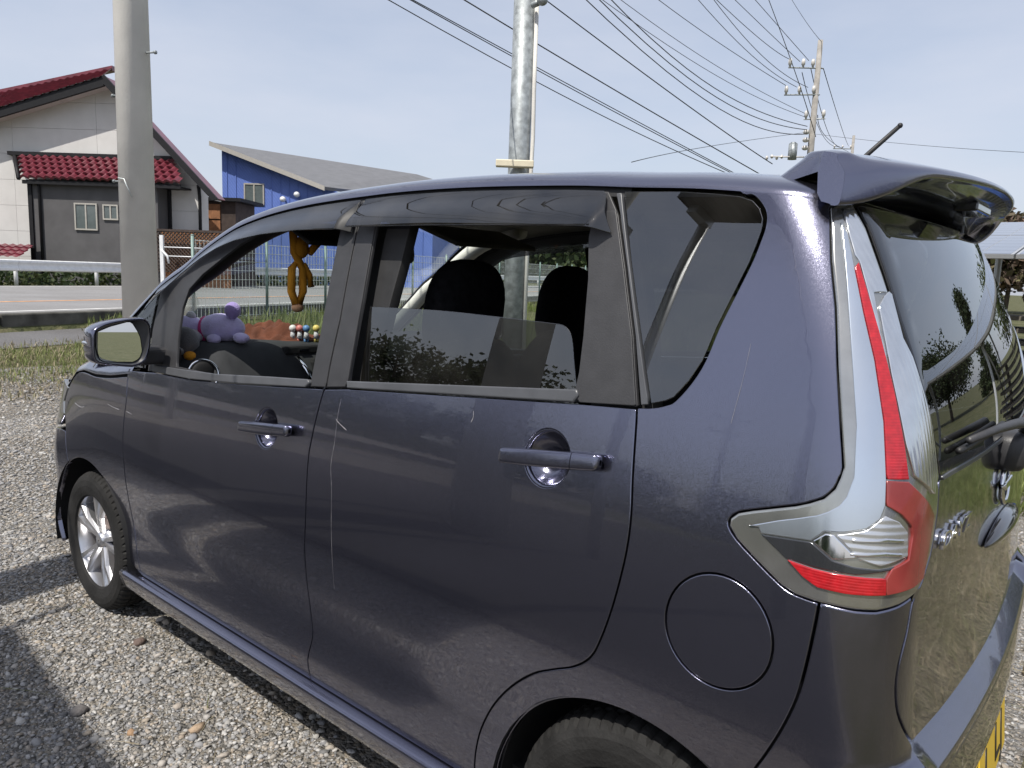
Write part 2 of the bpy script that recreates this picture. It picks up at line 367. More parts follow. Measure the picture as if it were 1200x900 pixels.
def grid(name, F, A, B, m, parent, flip=False, normals=True, side=0):
    a, b = np.meshgrid(A, B, indexing='ij'); V = F(a, b).reshape(-1, 3); nb = len(B); f = []
    for i in range(len(A) - 1):
        for j in range(nb - 1):
            q = [i*nb+j, (i+1)*nb+j, (i+1)*nb+j+1, i*nb+j+1]; f.append(q[::-1] if flip else q)
    NN = None
    if normals:
        e = 1e-4; n = np.cross(F(a+e, b)-F(a-e, b), F(a, b+e)-F(a, b-e)); n /= np.maximum(np.linalg.norm(n, axis=-1, keepdims=True), 1e-12); NN = n.reshape(-1, 3) * (-1 if flip else 1)
    if side:
        V[:, 1] = CW - V[:, 1]; f = [q[::-1] for q in f]
        if NN is not None: NN[:, 1] *= -1
    return obj(name, V, f, m, parent, True, NN)
# roof gutter line, A-pillar and roof section
_gx = [-2.40,-2.30,-2.20,-2.0897,-2.0016,-1.9283,-1.8694,-1.7984,-1.7169,-1.6235,-1.5317,-1.4262,-1.2983,-1.1776,-1.0618,-.9387,-.8531,-.68,-.53,-.39,-.26,-.15,0,.1,.2,.3,.4]
_gz = [.955,1.03,1.105,1.1823,1.2432,1.2930,1.3230,1.3548,1.4033,1.45,1.4867,1.5131,1.5345,1.548,1.5565,1.563,1.567,1.570,1.5686,1.5644,1.5586,1.5505,1.541,1.530,1.516,1.50,1.48]
G_ = pchip(_gx, _gz)
sm = lambda t: np.clip(t, 0, 1) ** 2 * (3 - 2 * np.clip(t, 0, 1))
def roofF(x, t):
    """x along the gutter, t: 0 gutter, 1 shoulder, 2 centre line, 3-4 the far side"""
    x = np.asarray(x, float); t = np.asarray(t, float) + 0 * x; far = t > 2; t = np.where(far, 4 - t, t)
    z = G_(x); A = P(x, z); d = 1e-3; gp = (G_(x + d) - G_(x - d)) / (2 * d)
    pn = -(P(x + d, z) - P(x - d, z)); pn[..., 2] = 0; pn /= np.maximum(np.linalg.norm(pn, axis=-1, keepdims=True), 1e-9)
    nin = np.stack([pn[..., 1], -pn[..., 0], 0 * x], -1)     # inward plan normal
    nin = nin * np.sign(nin[..., 1:2] + 1e-9)
    U = np.stack([-gp, 0 * x, 1 + 0 * x], -1); U /= np.linalg.norm(U, axis=-1, keepdims=True)
    ip = (I_(z + d) - I_(z - d)) / (2 * d)
    T = nin * ip[..., None] + U; T /= np.linalg.norm(T, axis=-1, keepdims=True)
    k = sm((x + 1.95) / .8); W = (.085 + .065 * k)[..., None]; R = (.034 + .012 * k)[..., None]
    Bp = A + nin * W + U * R; C1 = A + T * .034; C2 = Bp - nin * W * .5 - U * W * .06
    w = np.clip(t, 0, 1)[..., None]
    S = (1-w)**3*A + 3*w*(1-w)**2*C1 + 3*w*w*(1-w)*C2 + w**3*Bp
    v = np.clip(t - 1, 0, 1); bow = .13 * sm((-.75 - x) / .55) + .05 * sm((x + .1) / .3) * -1
    cx = Bp[..., 0] - bow * (1 - (1 - v) ** 2); cy = Bp[..., 1] + (CW/2 - Bp[..., 1]) * v
    cz = Bp[..., 2] + .10 * (CW/2 - Bp[..., 1]) * (v - v * v / 2)
    Cn = np.stack([cx, cy, cz], -1)
    out = np.where((t > 1)[..., None], Cn, S); out[..., 1] = np.where(far, CW - out[..., 1], out[..., 1])
    return out
# ================================================================== THE CAR
M['blackgloss'] = mat('gloss_black_trim', (.010, .010, .013), .12, coat=1, var=.05)
car = empty("parked_car", (-1.25, CW / 2, 0))
tag(car, "dark violet-grey metallic kei car parked on the gravel, its side windows open", "car")
def cr(pts, n=5):
    """smooth open line through the points"""
    p = [np.array(q, float) for q in pts]; p = [2 * p[0] - p[1]] + p + [2 * p[-1] - p[-2]]; out = []
    for i in range(1, len(p) - 2):
        for k in range(n):
            t = k / n; out.append(.5 * (2*p[i] + (p[i+1]-p[i-1])*t + (2*p[i-1]-5*p[i]+4*p[i+1]-p[i+2])*t*t + (3*p[i]-p[i-1]-3*p[i+1]+p[i+2])*t**3))
    out.append(p[-2]); return [tuple(q) for q in out]
def arc(cx, cz, r, a0, a1, n=24): return [(cx + r * math.cos(math.radians(a0 + (a1 - a0) * k / n)), cz + r * math.sin(math.radians(a0 + (a1 - a0) * k / n))) for k in range(n + 1)]
def mir(pts): return [(2 * float(UC(np.float64(z))) - u, z) for u, z in pts]
def ellz(cu, cz, ru, rz, n=36): return [(cu + ru * math.cos(2 * math.pi * k / n), cz + rz * math.sin(2 * math.pi * k / n)) for k in range(n)]
gut = lambda a, b, n, d=0.: [(a + (b - a) * k / n, float(G_(a + (b - a) * k / n)) + d) for k in range(n + 1)]

L_bp = [(-.940,1.0735),(-.9495,1.0665),(-.9627,1.0042),(-.9739,.9298),(-.9780,.885),(-.9790,.749),(-.9900,.6518),(-.9990,.526),(-.9951,.4383),(-.9880,.391),(-1.0060,.3217),(-.9960,.262)]
L_ff = [(-2.005,.262),(-2.02,.29),(-2.043,.376),(-2.072,.472),(-2.071,.59),(-2.064,.664),(-2.063,.737),(-2.056,.803),(-2.042,.892),(-2.046,.95),(-2.046,1.0)]
L_rb = [(-.0486,1.1495),(-.0440,1.1176),(-.0345,1.0289),(-.0275,.9697),(-.0262,.9151),(-.0321,.8577),(-.0450,.7899),(-.0643,.7249),(-.0853,.6797),(-.122,.6457),(-.1732,.6187),(-.2258,.5874),(-.283,.5358),(-.3349,.4723),(-.368,.4098),(-.3829,.3463),(-.3885,.262)]
L_qb = [(.3046,.9109),(.3031,.8739),(.2982,.808),(.2904,.7527),(.2713,.6908),(.249,.6364),(.230,.595),(.205,.5325)]
L_bh = [(.4735,.930),(.4601,.9126),(.4552,.8731),(.4439,.8275),(.4422,.7898),(.4532,.7476),(.4773,.7109),(.5075,.678)]
L_hb = [(.5075,.678),(.6367,.668),(.8653,.658),(1.0,.655)]
LAMP = [(.2224,1.5028),(.2389,1.4164),(.2582,1.3464),(.2760,1.2598),(.2860,1.2150),(.2990,1.1560),(.3085,1.1120),(.3063,1.0961),(.3020,1.0793),(.2899,1.0625),(.2726,1.0520),(.2526,1.0431),(.1885,1.0216),(.1650,1.0124),(.1535,1.001),(.1532,.9882),(.1684,.9709),(.2026,.9472),(.2478,.9189),(.2717,.9110),(.3046,.9090),(.3531,.9085),(.3869,.9091),(.4267,.9152),(.4600,.9230),(.4735,.930),(.4841,.9386),(.5100,.9700),(.5194,.9903),(.5260,1.0337),(.5230,1.0700),(.5104,1.0899),(.4765,1.148),(.4254,1.2312),(.3737,1.3228),(.338,1.3944),(.2955,1.4743),(.2658,1.5123),(.241,1.5122),(.2262,1.5080)]
QG = [(-.0447,1.1516),(-.015,1.156),(.0079,1.1636),(.0229,1.1727),(.047,1.2063),(.0648,1.2454),(.0787,1.3021),(.097,1.3584),(.1148,1.414),(.1225,1.4500),(.1255,1.4690),(.124,1.4898),(.115,1.5062),(.0972,1.5231),(.0760,1.5300)]
RCUP = ellz(-.226, 1.0285, .053, .055); FCUP = ellz(-1.179, .9365, .053, .055)
FRONT_OPEN = [(-1.725,1.05),(-1.7426,1.13),(-1.7526,1.2325),(-1.7349,1.2928),(-1.6718,1.3413),(-1.5675,1.397),(-1.49,1.437),(-1.38,1.475),(-1.2,1.495),(-1.02,1.505),(-1.0138,1.4674),(-1.0106,1.3638),(-1.0055,1.2097),(-1.0116,1.086),(-1.1921,1.0747),(-1.4666,1.0512)]
REAR_OPEN = [(-.86,1.105),(-.862,1.306),(-.872,1.4636),(-.872,1.512),(-.245,1.509),(-.2293,1.495),(-.2250,1.4541),(-.2069,1.3749),(-.192,1.2676),(-.1865,1.2),(-.1879,1.1682)]
SASH = [(-1.915,1.010),(-1.921,1.099),(-1.928,1.15),(-1.925,1.205),(-1.925,1.286)]

fender_poly = cr(L_ff, 3)[::-1] + arc(-2.43, .278, .335, 2, 122, 30) + cr([(-2.612,.575),(-2.64,.69),(-2.668,.75),(-2.695,.80),(-2.66,.865),(-2.58,.925),(-2.48,.945),(-2.3425,.9446),(-2.2,.957),(-2.046,.980)], 3)
fdoor_poly = cr(L_ff, 3) + [(-1.915,1.0095),(-1.8625,1.0140),(-1.6164,1.0187),(-1.3171,1.0400),(-1.0232,1.0667)] + cr(L_bp, 3)
rdoor_poly = cr(L_bp, 3)[::-1] + [(-.8536,1.0850),(-.1832,1.1408)] + cr(L_rb, 4)
quarter_poly = cr(L_rb, 4)[::-1] + cr(QG, 3) + gut(.0708, .222, 8) + cr(LAMP[:21], 2) + cr(L_qb, 4)[1:] + arc(0, .278, .322, 52, 180, 34) + [(-.33, .25), (-.386, .25)]
fframe_poly = SASH + gut(-1.918, -.9487, 40, -.0065) + [(-.9431,1.4639),(-.9334,1.2485),(-.9405,1.1288),(-.940,1.0745),(-1.0232,1.0680),(-1.3171,1.0413),(-1.6164,1.0200),(-1.8625,1.0152)]
rframe_poly = [(-.940,1.0747),(-.9405,1.1288),(-.9334,1.2485),(-.9431,1.4639)] + gut(-.9387, -.203, 26, -.0065) + [(-.1679,1.5009),(-.1275,1.3994),(-.082,1.2755),(-.0486,1.1563),(-.0490,1.1508),(-.1832,1.1422),(-.8536,1.0864)]
F_GLASS_Q = SASH[::-1] + [(-2.03,1.005),(-2.30,1.005)] + gut(-2.29, -1.955, 12, -.013)
F_GLASS_Q = [(-1.945,1.268),(-1.945,1.205),(-1.948,1.15),(-1.941,1.099),(-1.935,1.02),(-2.03,1.012),(-2.28,1.012)] + gut(-2.27, -1.965, 12, -.012)
HATCH_L = [(.5262,1.0830),(.5310,1.0337),(.5244,.9903),(.5150,.9680),(.4891,.9366),(.4765,.9290)] + cr(L_bh, 3)[1:] + L_hb[1:]
HATCH = HATCH_L + mir(HATCH_L)[::-1]
HG_L = [(.5262,1.0860),(.5144,1.0905),(.4805,1.149),(.4294,1.2322),(.3777,1.3238),(.342,1.3954),(.2995,1.4753),(.2718,1.5100)]
HGLASS = HG_L[::-1] + mir(HG_L)
bump_off = lambda u, z: .026 * sm((np.minimum(u, 2 * UC(z) - u) - .30) / .24) * sm((.674 - z) / .034)
BUMP_L = [(.4765,.9265)] + cr(L_bh, 3)[1:] + [(.5090,.640),(.56,.603),(.70,.597),(1.0,.594)]
BUMP_BOT = [(1.0,.455),(.62,.45),(.56,.43),(.50,.30),(.42,.245),(.34,.235),(.315,.278)] + arc(0, .278, .322, 2, 50, 14) + cr(L_qb, 4)[::-1][1:] + [(.3531,.9085),(.3869,.9091),(.4267,.9152),(.4600,.9230)]

for sd in (0, 1):
    # --- fender, doors, quarter
    panel("front_fender", fender_poly, M['paint'], car, side=sd)
    fd = panel("front_door", fdoor_poly, M['paint'], car, holes=[FCUP], side=sd, flange=.006)
    rd = panel("rear_door", rdoor_poly, M['paint'], car, holes=[RCUP], side=sd, flange=.006)
    top = lambda u, z: (z > G_(u) - .004) and u > .06
    qp = panel("quarter_panel", quarter_poly, M['paint'], car, holes=[ellz(.1545,.8135,.0930,.0945,48)], side=sd, seam=top, gap=.0020)
    panel("fuel_lid" if sd == 0 else "blank_round_cover", ellz(.1545,.8135,.0930,.0945,48), M['paint'], qp, side=sd, gap=.0022)
    panel("window_frame", fframe_poly, M['garnish'], fd, holes=[FRONT_OPEN], off=-.004, side=sd, flange=.009)
    panel("window_frame", rframe_poly, M['garnish'], rd, holes=[REAR_OPEN], off=-.004, side=sd, flange=.009)
    panel("pillar_garnish", [(-1.0096,1.3638),(-1.0128,1.4674),(-1.019,1.507),(-.951,1.507),(-.9461,1.4639),(-.9364,1.2485),(-.9430,1.1288),(-.943,1.0775),(-1.0000,1.0725),(-1.008,1.09),(-1.0045,1.2097)], M['garnish'], fd, off=.0005, gap=.0006, side=sd, flange=.006)
    panel("pillar_garnish", [(-.937,1.0785),(-.9375,1.1288),(-.9304,1.2485),(-.9401,1.4639),(-.938,1.507),(-.8770,1.507),(-.8750,1.4636),(-.8640,1.306),(-.8600,1.1046),(-.866,1.0875)], M['garnish'], rd, off=.0005, gap=.0006, side=sd, flange=.006)
    panel("pillar_garnish", [(-.2240,1.4541),(-.2255,1.507),(-.175,1.507),(-.1709,1.5009),(-.1305,1.3994),(-.085,1.2755),(-.0516,1.1563),(-.0540,1.1528),(-.172,1.143),(-.1840,1.1532),(-.1869,1.1682),(-.1855,1.2),(-.191,1.2676),(-.2055,1.3749)], M['garnish'], rd, off=.0005, gap=.0006, side=sd, flange=.006)
    panel("window_molding", [(-1.8699,1.0385),(-1.7085,1.0422),(-1.4666,1.0522),(-1.1921,1.0757),(-1.0174,1.0885),(-1.009,1.0800),(-1.0232,1.0673),(-1.3171,1.0410),(-1.6164,1.0200),(-1.8625,1.0150)], M['molding'], fd, off=.006, gap=.0, bev=.0035, side=sd, flange=.02, g=.012)
    panel("window_molding", [(-.8600,1.1026),(-.1811,1.1659),(-.1745,1.1560),(-.1832,1.1418),(-.8536,1.0862)], M['molding'], rd, off=.006, gap=.0, bev=.0035, side=sd, flange=.02, g=.012)
    panel("quarter_glass", [(-.1665,1.5445),(-.0473,1.5400),(.024,1.5330),(.0708,1.5265),(.0945,1.5185),(.110,1.5040),(.1185,1.4870),(.1195,1.4680),(.1165,1.4490),(.109,1.414),(.0912,1.3584),(.0729,1.3021),(.059,1.2454),(.0415,1.2093),(.0185,1.1780),(.004,1.1700),(-.019,1.1625),(-.0235,1.1615),(-.072,1.29),(-.118,1.41)], M['privacy'], qp, off=-.003, gap=0, side=sd, flange=.004)
    # C-pillar strip
    panel("pillar_strip", [(-.181,1.5400),(-.1700,1.5400),(-.1235,1.4160),(-.0775,1.2950),(-.0270,1.1600),(-.0405,1.1565),(-.0765,1.2755),(-.1220,1.3994),(-.1624,1.5009)], M['molding'], qp, off=.001, gap=.0, side=sd, flange=.012)
    panel("front_quarter_glass", F_GLASS_Q, M['glass'], fd, off=-.006, gap=0, side=sd, flange=.004)
    # A-pillar band of the body
    grid("front_pillar", roofF, np.linspace(-2.38, -1.28, 56), np.linspace(0, 1, 12), M['paint'], car, side=sd)
    panel("gutter_seal", gut(-2.33, -.155, 60, -.016) + gut(-2.33, -.155, 60, .012)[::-1], M['rubber'], car, off=-.010, gap=0, side=sd, flange=.003, g=.012)
    # dark liner behind every gap
    liner = [(-2.09,.26),(-2.09,1.0),(-1.95,1.0)] + [(-1.0232,1.05),(-.8536,1.07),(-.1832,1.125),(-.05,1.14),(.01,1.15),(.06,1.19),(.12,1.33),(.145,1.42),(.15,1.50),(.20,1.50),(.24,1.40),(.29,1.20),(.305,1.10),(.16,1.03),(.16,.97),(.27,.90),(.30,.74),(.215,.56)] + arc(0, .278, .335, 52, 180, 20) + [(-.35,.26)]
    panel("inner_shell", liner, M['dark'], car, holes=[ellz(-.226, 1.0285, .056, .058), ellz(-1.179, .9365, .056, .058)], off=-.017, gap=0, side=sd, flange=.002, g=.04)
    panel("centre_pillar", [(-1.0,1.06),(-1.0,1.51),(-.885,1.51),(-.875,1.06)], M['trim'], car, off=-.05, gap=0, side=sd, flange=.05, g=.05)
    panel("rear_pillar_trim", [(-.16,1.06),(-.20,1.51),(.0,1.54),(-.06,1.50),(-.02,1.40),(.03,1.30),(-.02,1.2),(.1,1.12),(.1,1.06)] if 0 else [(-.17,1.10),(-.22,1.50),(-.17,1.53),(-.155,1.50),(-.115,1.3994),(-.07,1.2755),(-.03,1.11)], M['trim'], car, off=-.045, gap=0, side=sd, flange=.04, g=.05)
    dt = panel("door_trim", [(-1.95,.30),(-1.90,.955),(-1.0232,1.00),(-.1832,1.07),(-.05,1.05),(-.16,.66),(-.40,.45),(-.42,.30)], M['trim'], car, off=-.075, gap=0, side=sd, flange=.002, g=.05)
    # side skirt
    prof = [(.040,.262),(.024,.2605),(.010,.2570),(.0035,.2530),(.0005,.2480),(.0010,.2400),(.005,.225),(.011,.205),(.016,.190),(.026,.182),(.10,.174)]
    xs_ = np.linspace(-2.135, -.342, 60)
    V = []; f = []
    for i, x in enumerate(xs_):
        e = .004 * math.sin((x + 2.13) / 1.79 * math.pi)
        for (y, z) in prof: V.append((x, y if sd == 0 else CW - y, z))
    n = len(prof)
    for i in range(len(xs_) - 1):
        for j in range(n - 1):
            q = [i*n+j, i*n+j+1, (i+1)*n+j+1, (i+1)*n+j]; f.append(q if sd == 0 else q[::-1])
    f.append(list(range(n)) if sd else list(range(n))[::-1]); f.append([(len(xs_)-1)*n+k for k in range(n)][::-1 if sd else 1])
    sk = obj("side_skirt", V, f, M['paint'], car)
    # wheel arch liners
    for cx, r in ((-2.43, .345), (0, .332)):
        V = []; f = []; K = 28
        for k in range(K + 1):
            a = math.radians(-12 + 204 * k / K)
            for y in (.012, .05, .30): V.append((cx + r * math.cos(a) * (1 if y > .02 else .985), y if sd == 0 else CW - y, .278 + r * math.sin(a) * (1 if y > .02 else .985)))
        for k in range(K):
            for j in range(2): f.append((k*3+j, k*3+j+1, k*3+j+4, k*3+j+3))
        c0 = len(V); V.append((cx, .30 if sd == 0 else CW - .30, .278))
        for k in range(K): f.append((k*3+2, c0, k*3+5))
        obj("arch_liner", V, f, M['dark'], car)
    # handle cups and handles
    for door, cu, cz, tilt, L0, L1 in ((fd, -1.179, .9365, .10, -1.2775, -1.0430), (rd, -.226, 1.0285, .115, -.3270, -.0930)):
        def cupF(a, b, cu=cu, cz=cz):
            k = b; return Q(cu + .0525 * k * np.cos(a), cz + .0545 * k * np.sin(a), -.0015 - .036 * (1 - np.minimum(k, 1) ** 3))
        grid("handle_cup", cupF, np.linspace(0, 2 * math.pi, 37), np.linspace(.02, 1.03, 9), M['paint'], door, flip=True, side=sd)
        def barF(a, s, cu=cu, cz=cz, tilt=tilt, L0=L0, L1=L1):
            u = L0 + (L1 - L0) * s
            e = np.minimum(np.minimum(s, 1 - s) * (L1 - L0) / .012, 1); e = np.sqrt(np.clip(1 - (1 - e) ** 2, 0, 1))
            c = np.cos(a); q = np.sin(a); sg = lambda v: np.sign(v) * np.abs(v) ** .45
            grow = 1 + .10 * np.sin(s * 3.14)
            return Q(u, cz + tilt * (u - cu) + .0150 * grow * sg(c) * (.35 + .65 * e), .0185 + .004 * np.sin(s * 3.14) + .0125 * sg(q) * (.3 + .7 * e))
        hb = grid("door_handle", barF, np.linspace(0, 2 * math.pi, 33), np.concatenate([np.linspace(0, .06, 8), np.linspace(.08, .757, 16)]), M['paint'], door, flip=True, side=sd)
        grid("handle_cap", barF, np.linspace(0, 2 * math.pi, 33), np.concatenate([np.linspace(.763, .92, 6), np.linspace(.94, 1, 8)]), M['paint'], door, flip=True, side=sd)
        obj("handle_seam", barF(*np.meshgrid(np.linspace(0, 2 * math.pi, 33)[:-1], [.757], indexing='ij')).reshape(-1, 3) * np.array([1, 1, 1]) if sd == 0 else barF(*np.meshgrid(np.linspace(0, 2 * math.pi, 33)[:-1], [.757], indexing='ij')).reshape(-1, 3) * np.array([1, -1, 1]) + np.array([0, CW, 0]), [list(range(32))], M['rubber'], door, False)
    # rain visors
    def vo(lo0, gap_end, u0, u1):
        def f(u, z):
            gz = G_(u) - .008; h = np.clip((gz - z) / .085, 0, 1.2)
            return .006 + .030 * sm(h * 1.05) * sm((u1 - u) / .045 + .12) * sm((u - u0) / .03 + .35)
        return f
    fv = gut(-1.93, -.951, 44, -.010) + [(-.948,1.4645),(-1.153,1.4640),(-1.3299,1.4545),(-1.4652,1.4400),(-1.5767,1.4174),(-1.6754,1.3871),(-1.7461,1.3565),(-1.7925,1.335),(-1.84,1.300),(-1.8836,1.258),(-1.930,1.205)]
    panel("rain_visor", fv, M['visor'], car, off=vo(0, 0, -1.99, -.945), gap=.001, flange=.003, g=.016, side=sd)
    rv = gut(-.934, -.208, 30, -.010) + [(-.1995,1.538),(-.1860,1.50),(-.1661,1.4594),(-.2334,1.4640),(-.4276,1.4677),(-.648,1.4701),(-.9517,1.4701)]
    panel("rain_visor", rv, M['visor'], car, off=vo(0, 0, -.99, -.168), gap=.001, flange=.003, g=.016, side=sd)
    panel("visor_end", [(-.9530,1.545),(-.9500,1.4655),(-.990,1.4655),(-.986,1.495),(-.972,1.525)], M['rubber'], car, off=lambda u, z: vo(0, 0, -1.99, -.945)(u, z) + .0025, gap=0, flange=.004, g=.012, side=sd)
    # glass still in the doors
    if sd == 0:
        panel("half_open_window", [(-.855,1.06),(-.8521,1.2905)] + cr([(-.8521,1.2905),(-.6119,1.2950),(-.4447,1.2926),(-.2852,1.2889)], 4)[1:] + cr([(-.2852,1.2889),(-.2567,1.2867),(-.2374,1.2747),(-.2269,1.2512),(-.2160,1.2120),(-.1990,1.1549)], 3)[1:] + [(-.185,1.12)], M['privacy'], rd, off=lambda u, z: -.018 - .085 * (1.2952 - z), gap=0, flange=.004)
        panel("window_channel", [(-.872,1.512),(-.872,1.4636),(-.862,1.306),(-.857,1.09),(-.815,1.09),(-.800,1.29),(-.790,1.40),(-.787,1.51)], M['trim'], rd, off=-.034, gap=0, flange=.03)
    else:
        panel("door_window", [q for q in FRONT_OPEN], M['glass'], fd, off=-.016, gap=-.012, flange=.004, side=1)
        panel("door_window", [q for q in REAR_OPEN], M['privacy'], rd, off=-.016, gap=-.012, flange=.004, side=1)
    # --- tail lamp
    tl = panel("tail_lamp", LAMP, M['lensrim'], car, off=.002, side=sd, g=.018, gap=.0012, bev=.004, flange=.02)
    def lens(name, pts, m, o, **k): return panel(name, pts, m, tl, off=o, gap=.0004, bev=.0015, flange=.006, g=.010, side=sd, **k)
    lens("light_guide", [(.242,1.4779),(.2564,1.4603),(.2754,1.4065),(.3002,1.3377),(.3272,1.2691),(.3542,1.1813),(.3706,1.0995),(.375,1.0623),(.3698,1.0435),(.3524,1.0277),(.3227,1.0184),(.2987,1.015),(.2844,.9972),(.2084,.9897),(.2025,.9985),(.1859,.9971),(.2309,1.0160),(.2609,1.0266),(.2850,1.0360),(.2992,1.0454),(.3120,1.0570),(.3190,1.0710),(.3240,1.0986),(.3159,1.1724),(.299,1.2461),(.2747,1.3471),(.2554,1.426)], M['silver'], .0055)
    lens("red_strip", [(.2754,1.4065),(.3002,1.3377),(.3272,1.2691),(.3542,1.1813),(.3706,1.0995),(.4084,1.0989),(.3939,1.1456),(.3633,1.228),(.3283,1.3116),(.2803,1.4151)], M['red'], .0075)
    lens("dark_red_lens", [(.3706,1.0985),(.3761,1.0623),(.4037,1.049),(.4258,1.0313),(.4307,1.0172),(.4282,.9828),(.3990,.9720),(.3914,.9582),(.3952,.9332),(.4481,.9389),(.4745,.9464),(.497,1.0349),(.4656,1.0602),(.4088,1.0964)], M['darkred'], .0065)
    lens("lower_red_reflector", [(.2535,.9609),(.2921,.9577),(.3464,.958),(.3914,.9582),(.3952,.9332),(.3371,.9309),(.3001,.9319),(.2786,.9423)], M['red'], .0068)
    lens("upper_clear_lens", [(.2424,1.4993),(.2606,1.5032),(.2917,1.462),(.33,1.3882),(.3403,1.3699),(.3136,1.3693),(.345,1.2700),(.3304,1.3059),(.2823,1.4162),(.2728,1.4266),(.2559,1.4645)], M['clear'], .0060)
    lens("reversing_lens", [(.3240,1.3480),(.3330,1.3640),(.3430,1.3720),(.3500,1.3680),(.3775,1.3018),(.4004,1.2743),(.4586,1.1763),(.5005,1.0915),(.4897,1.0668),(.4193,1.103),(.3973,1.1455),(.3571,1.2484)], M['clear'], .0066)
    lens("lamp_bezel", [(.2082,.9883),(.2846,.9956),(.3137,.9762),(.3426,.9713),(.3797,.9705),(.4180,.9760),(.3990,.9690),(.3464,.9600),(.2917,.9602),(.2505,.9619)], M['smoke'], .0048)
    lens("chrome_fin", [(.2852,.9975),(.3001,1.0126),(.311,1.013),(.3456,.9842),(.3139,.9775)], M['chrome'], .0062)
    lens("indicator_bowl", [(.3123,1.0139),(.3229,1.0165),(.3527,1.026),(.3773,1.0482),(.4018,1.0393),(.4208,1.0232),(.4273,.9879),(.3801,.9748),(.3482,.9829)], M['bowl'], .0056)
    for zz in (.992, 1.012): lens("reflector_bar", [(.335, zz), (.385, zz + .004), (.412, zz + .002), (.412, zz - .003), (.385, zz - .002), (.335, zz - .005)], M['chrome'], .0085)
    # headlamp, wedge on the front corner
    panel("headlamp", [(-2.705,.80),(-2.678,.752),(-2.72,.70),(-2.95,.66),(-3.20,.70),(-3.18,.78),(-2.95,.86),(-2.75,.885),(-2.672,.862)], M['lensrim'], car, off=.003, side=sd)
    # sills, scratches
if True:
    def scratch(parent, pts, w):
        p = cr(pts, 6); V = []; f = []
        for i, (u, z) in enumerate(p):
            ww = w * (.35 + .65 * random.random()); a = p[max(i-1, 0)]; b = p[min(i+1, len(p)-1)]; d = np.array([b[0]-a[0], b[1]-a[1]]); d /= np.linalg.norm(d)
            for s in (-1, 1): V.append(Q(u - d[1] * ww * s, z + d[0] * ww * s, .0006))
        for i in range(len(p) - 1): f.append((2*i, 2*i+1, 2*i+3, 2*i+2))
        return obj("scratch", V, f, M['scratch'], parent, False)
    doors = [o for o in car.children if o.name.startswith('rear_door')]; rdo = [o for o in doors if o.name == 'rear_door'][0]
    fdo = [o for o in car.children if o.name == 'front_door'][0]; ffo = [o for o in car.children if o.name == 'front_fender'][0]; qpo = [o for o in car.children if o.name == 'quarter_panel'][0]
    scratch(rdo, [(-.8731,1.056),(-.8771,1.0154),(-.8764,.9456),(-.8812,.8914),(-.8708,.8198),(-.8691,.6865),(-.8737,.5674)], .0005)
    scratch(rdo, [(-.8819,1.0062),(-.870,.999),(-.8368,.9859)], .0013); scratch(rdo, [(-.4326,1.0894),(-.4305,1.077),(-.4345,1.0662)], .0009)
    scratch(ffo, [(-2.5552,.8149),(-2.52,.811),(-2.4768,.8099),(-2.44,.817)], .0022); scratch(ffo, [(-2.1981,.862),(-2.15,.8584),(-2.0923,.8572)], .0016); scratch(fdo, [(-2.035,.860),(-1.99,.856)], .0014)
    scratch(qpo, [(.14,1.28),(.137,1.22),(.13,1.15)], .00025)

# --- roof, windscreen, bonnet, bumpers, hatch
roof = grid("roof", roofF, np.linspace(-1.28, .26, 90), np.concatenate([np.linspace(0, 1, 14), np.linspace(1.05, 2.95, 30), np.linspace(3, 4, 14)]), M['paint'], car)
rin = lambda a, b: roofF(a, b) - np.array([0, 0, .030])
grid("headliner", rin, np.linspace(-1.42, .20, 30), np.linspace(.30, 3.70, 25), M['liner'], car)
grid("windscreen", lambda a, b: roofF(a, b), np.linspace(-2.36, -1.28, 40), np.linspace(.995, 3.005, 40), M['glass'], car)
# front pillar trims inside
for sd in (0, 1):
    pts = [roofF(np.array([x]), np.array([.80]))[0] + np.array([.030, .022, -.030]) for x in np.linspace(-2.30, -1.30, 22)]
    mb = MB(); mb.tube([(a_[0], a_[1] if sd == 0 else CW - a_[1], a_[2]) for a_ in pts], .030, 12); mb.build("pillar_trim", M['cream'] if sd else M['trim'], car, True)
def hoodF(x, t):
    x = np.asarray(x, float); t = np.asarray(t, float) + 0 * x; far = t > 1; tt = np.where(far, 2 - t, t)
    zs = .962 + .0 * x; zs = np.interp(x, [-2.93,-2.80,-2.70,-2.66,-2.58,-2.48,-2.34,-2.2,-2.046,-2.0], [.835,.84,.85,.872,.930,.9485,.9485,.960,.983,.990])
    uu = np.interp(x, [-2.95,-2.86,-2.72,-2.6,-2.0], [-3.05,-2.88,-2.73,-2.6,-2.0])
    A = P(uu, zs); ye = A[..., 1]; y = ye + (CW/2 - ye) * tt
    rise = np.interp(x, [-2.95,-2.85,-2.7,-2.5,-2.3,-2.0], [.01,.035,.06,.085,.10,.10])
    s = np.clip((y - ye) / .16, 0, 1); z = zs + rise * (.78 * np.sqrt(np.clip(1 - (1 - s) ** 2, 0, 1)) + .22 * (1 - (1 - tt) ** 2))
    xx = A[..., 0] - (.0 + .10 * sm((-2.55 - x) / .4)) * (1 - (1 - tt) ** 2)
    return np.stack([xx, np.where(far, CW - y, y), z], -1)
tt_ = np.concatenate([np.linspace(0.0005, .03, 8), np.linspace(.05, .3, 10), np.linspace(.35, 1.65, 20), np.linspace(1.7, 1.95, 10), np.linspace(1.97, 1.9995, 8)])
grid("bonnet", hoodF, np.linspace(-2.93, -2.02, 40), tt_, M['paint'], car)
for sd in (0, 1):
    panel("wing_inner", [(-2.07,.90),(-2.07,1.02),(-2.2,.99),(-2.45,.97),(-2.6,.93),(-2.64,.85),(-2.3,.80)], M['dark'], car, off=-.022, gap=0, flange=.002, g=.04, side=sd)
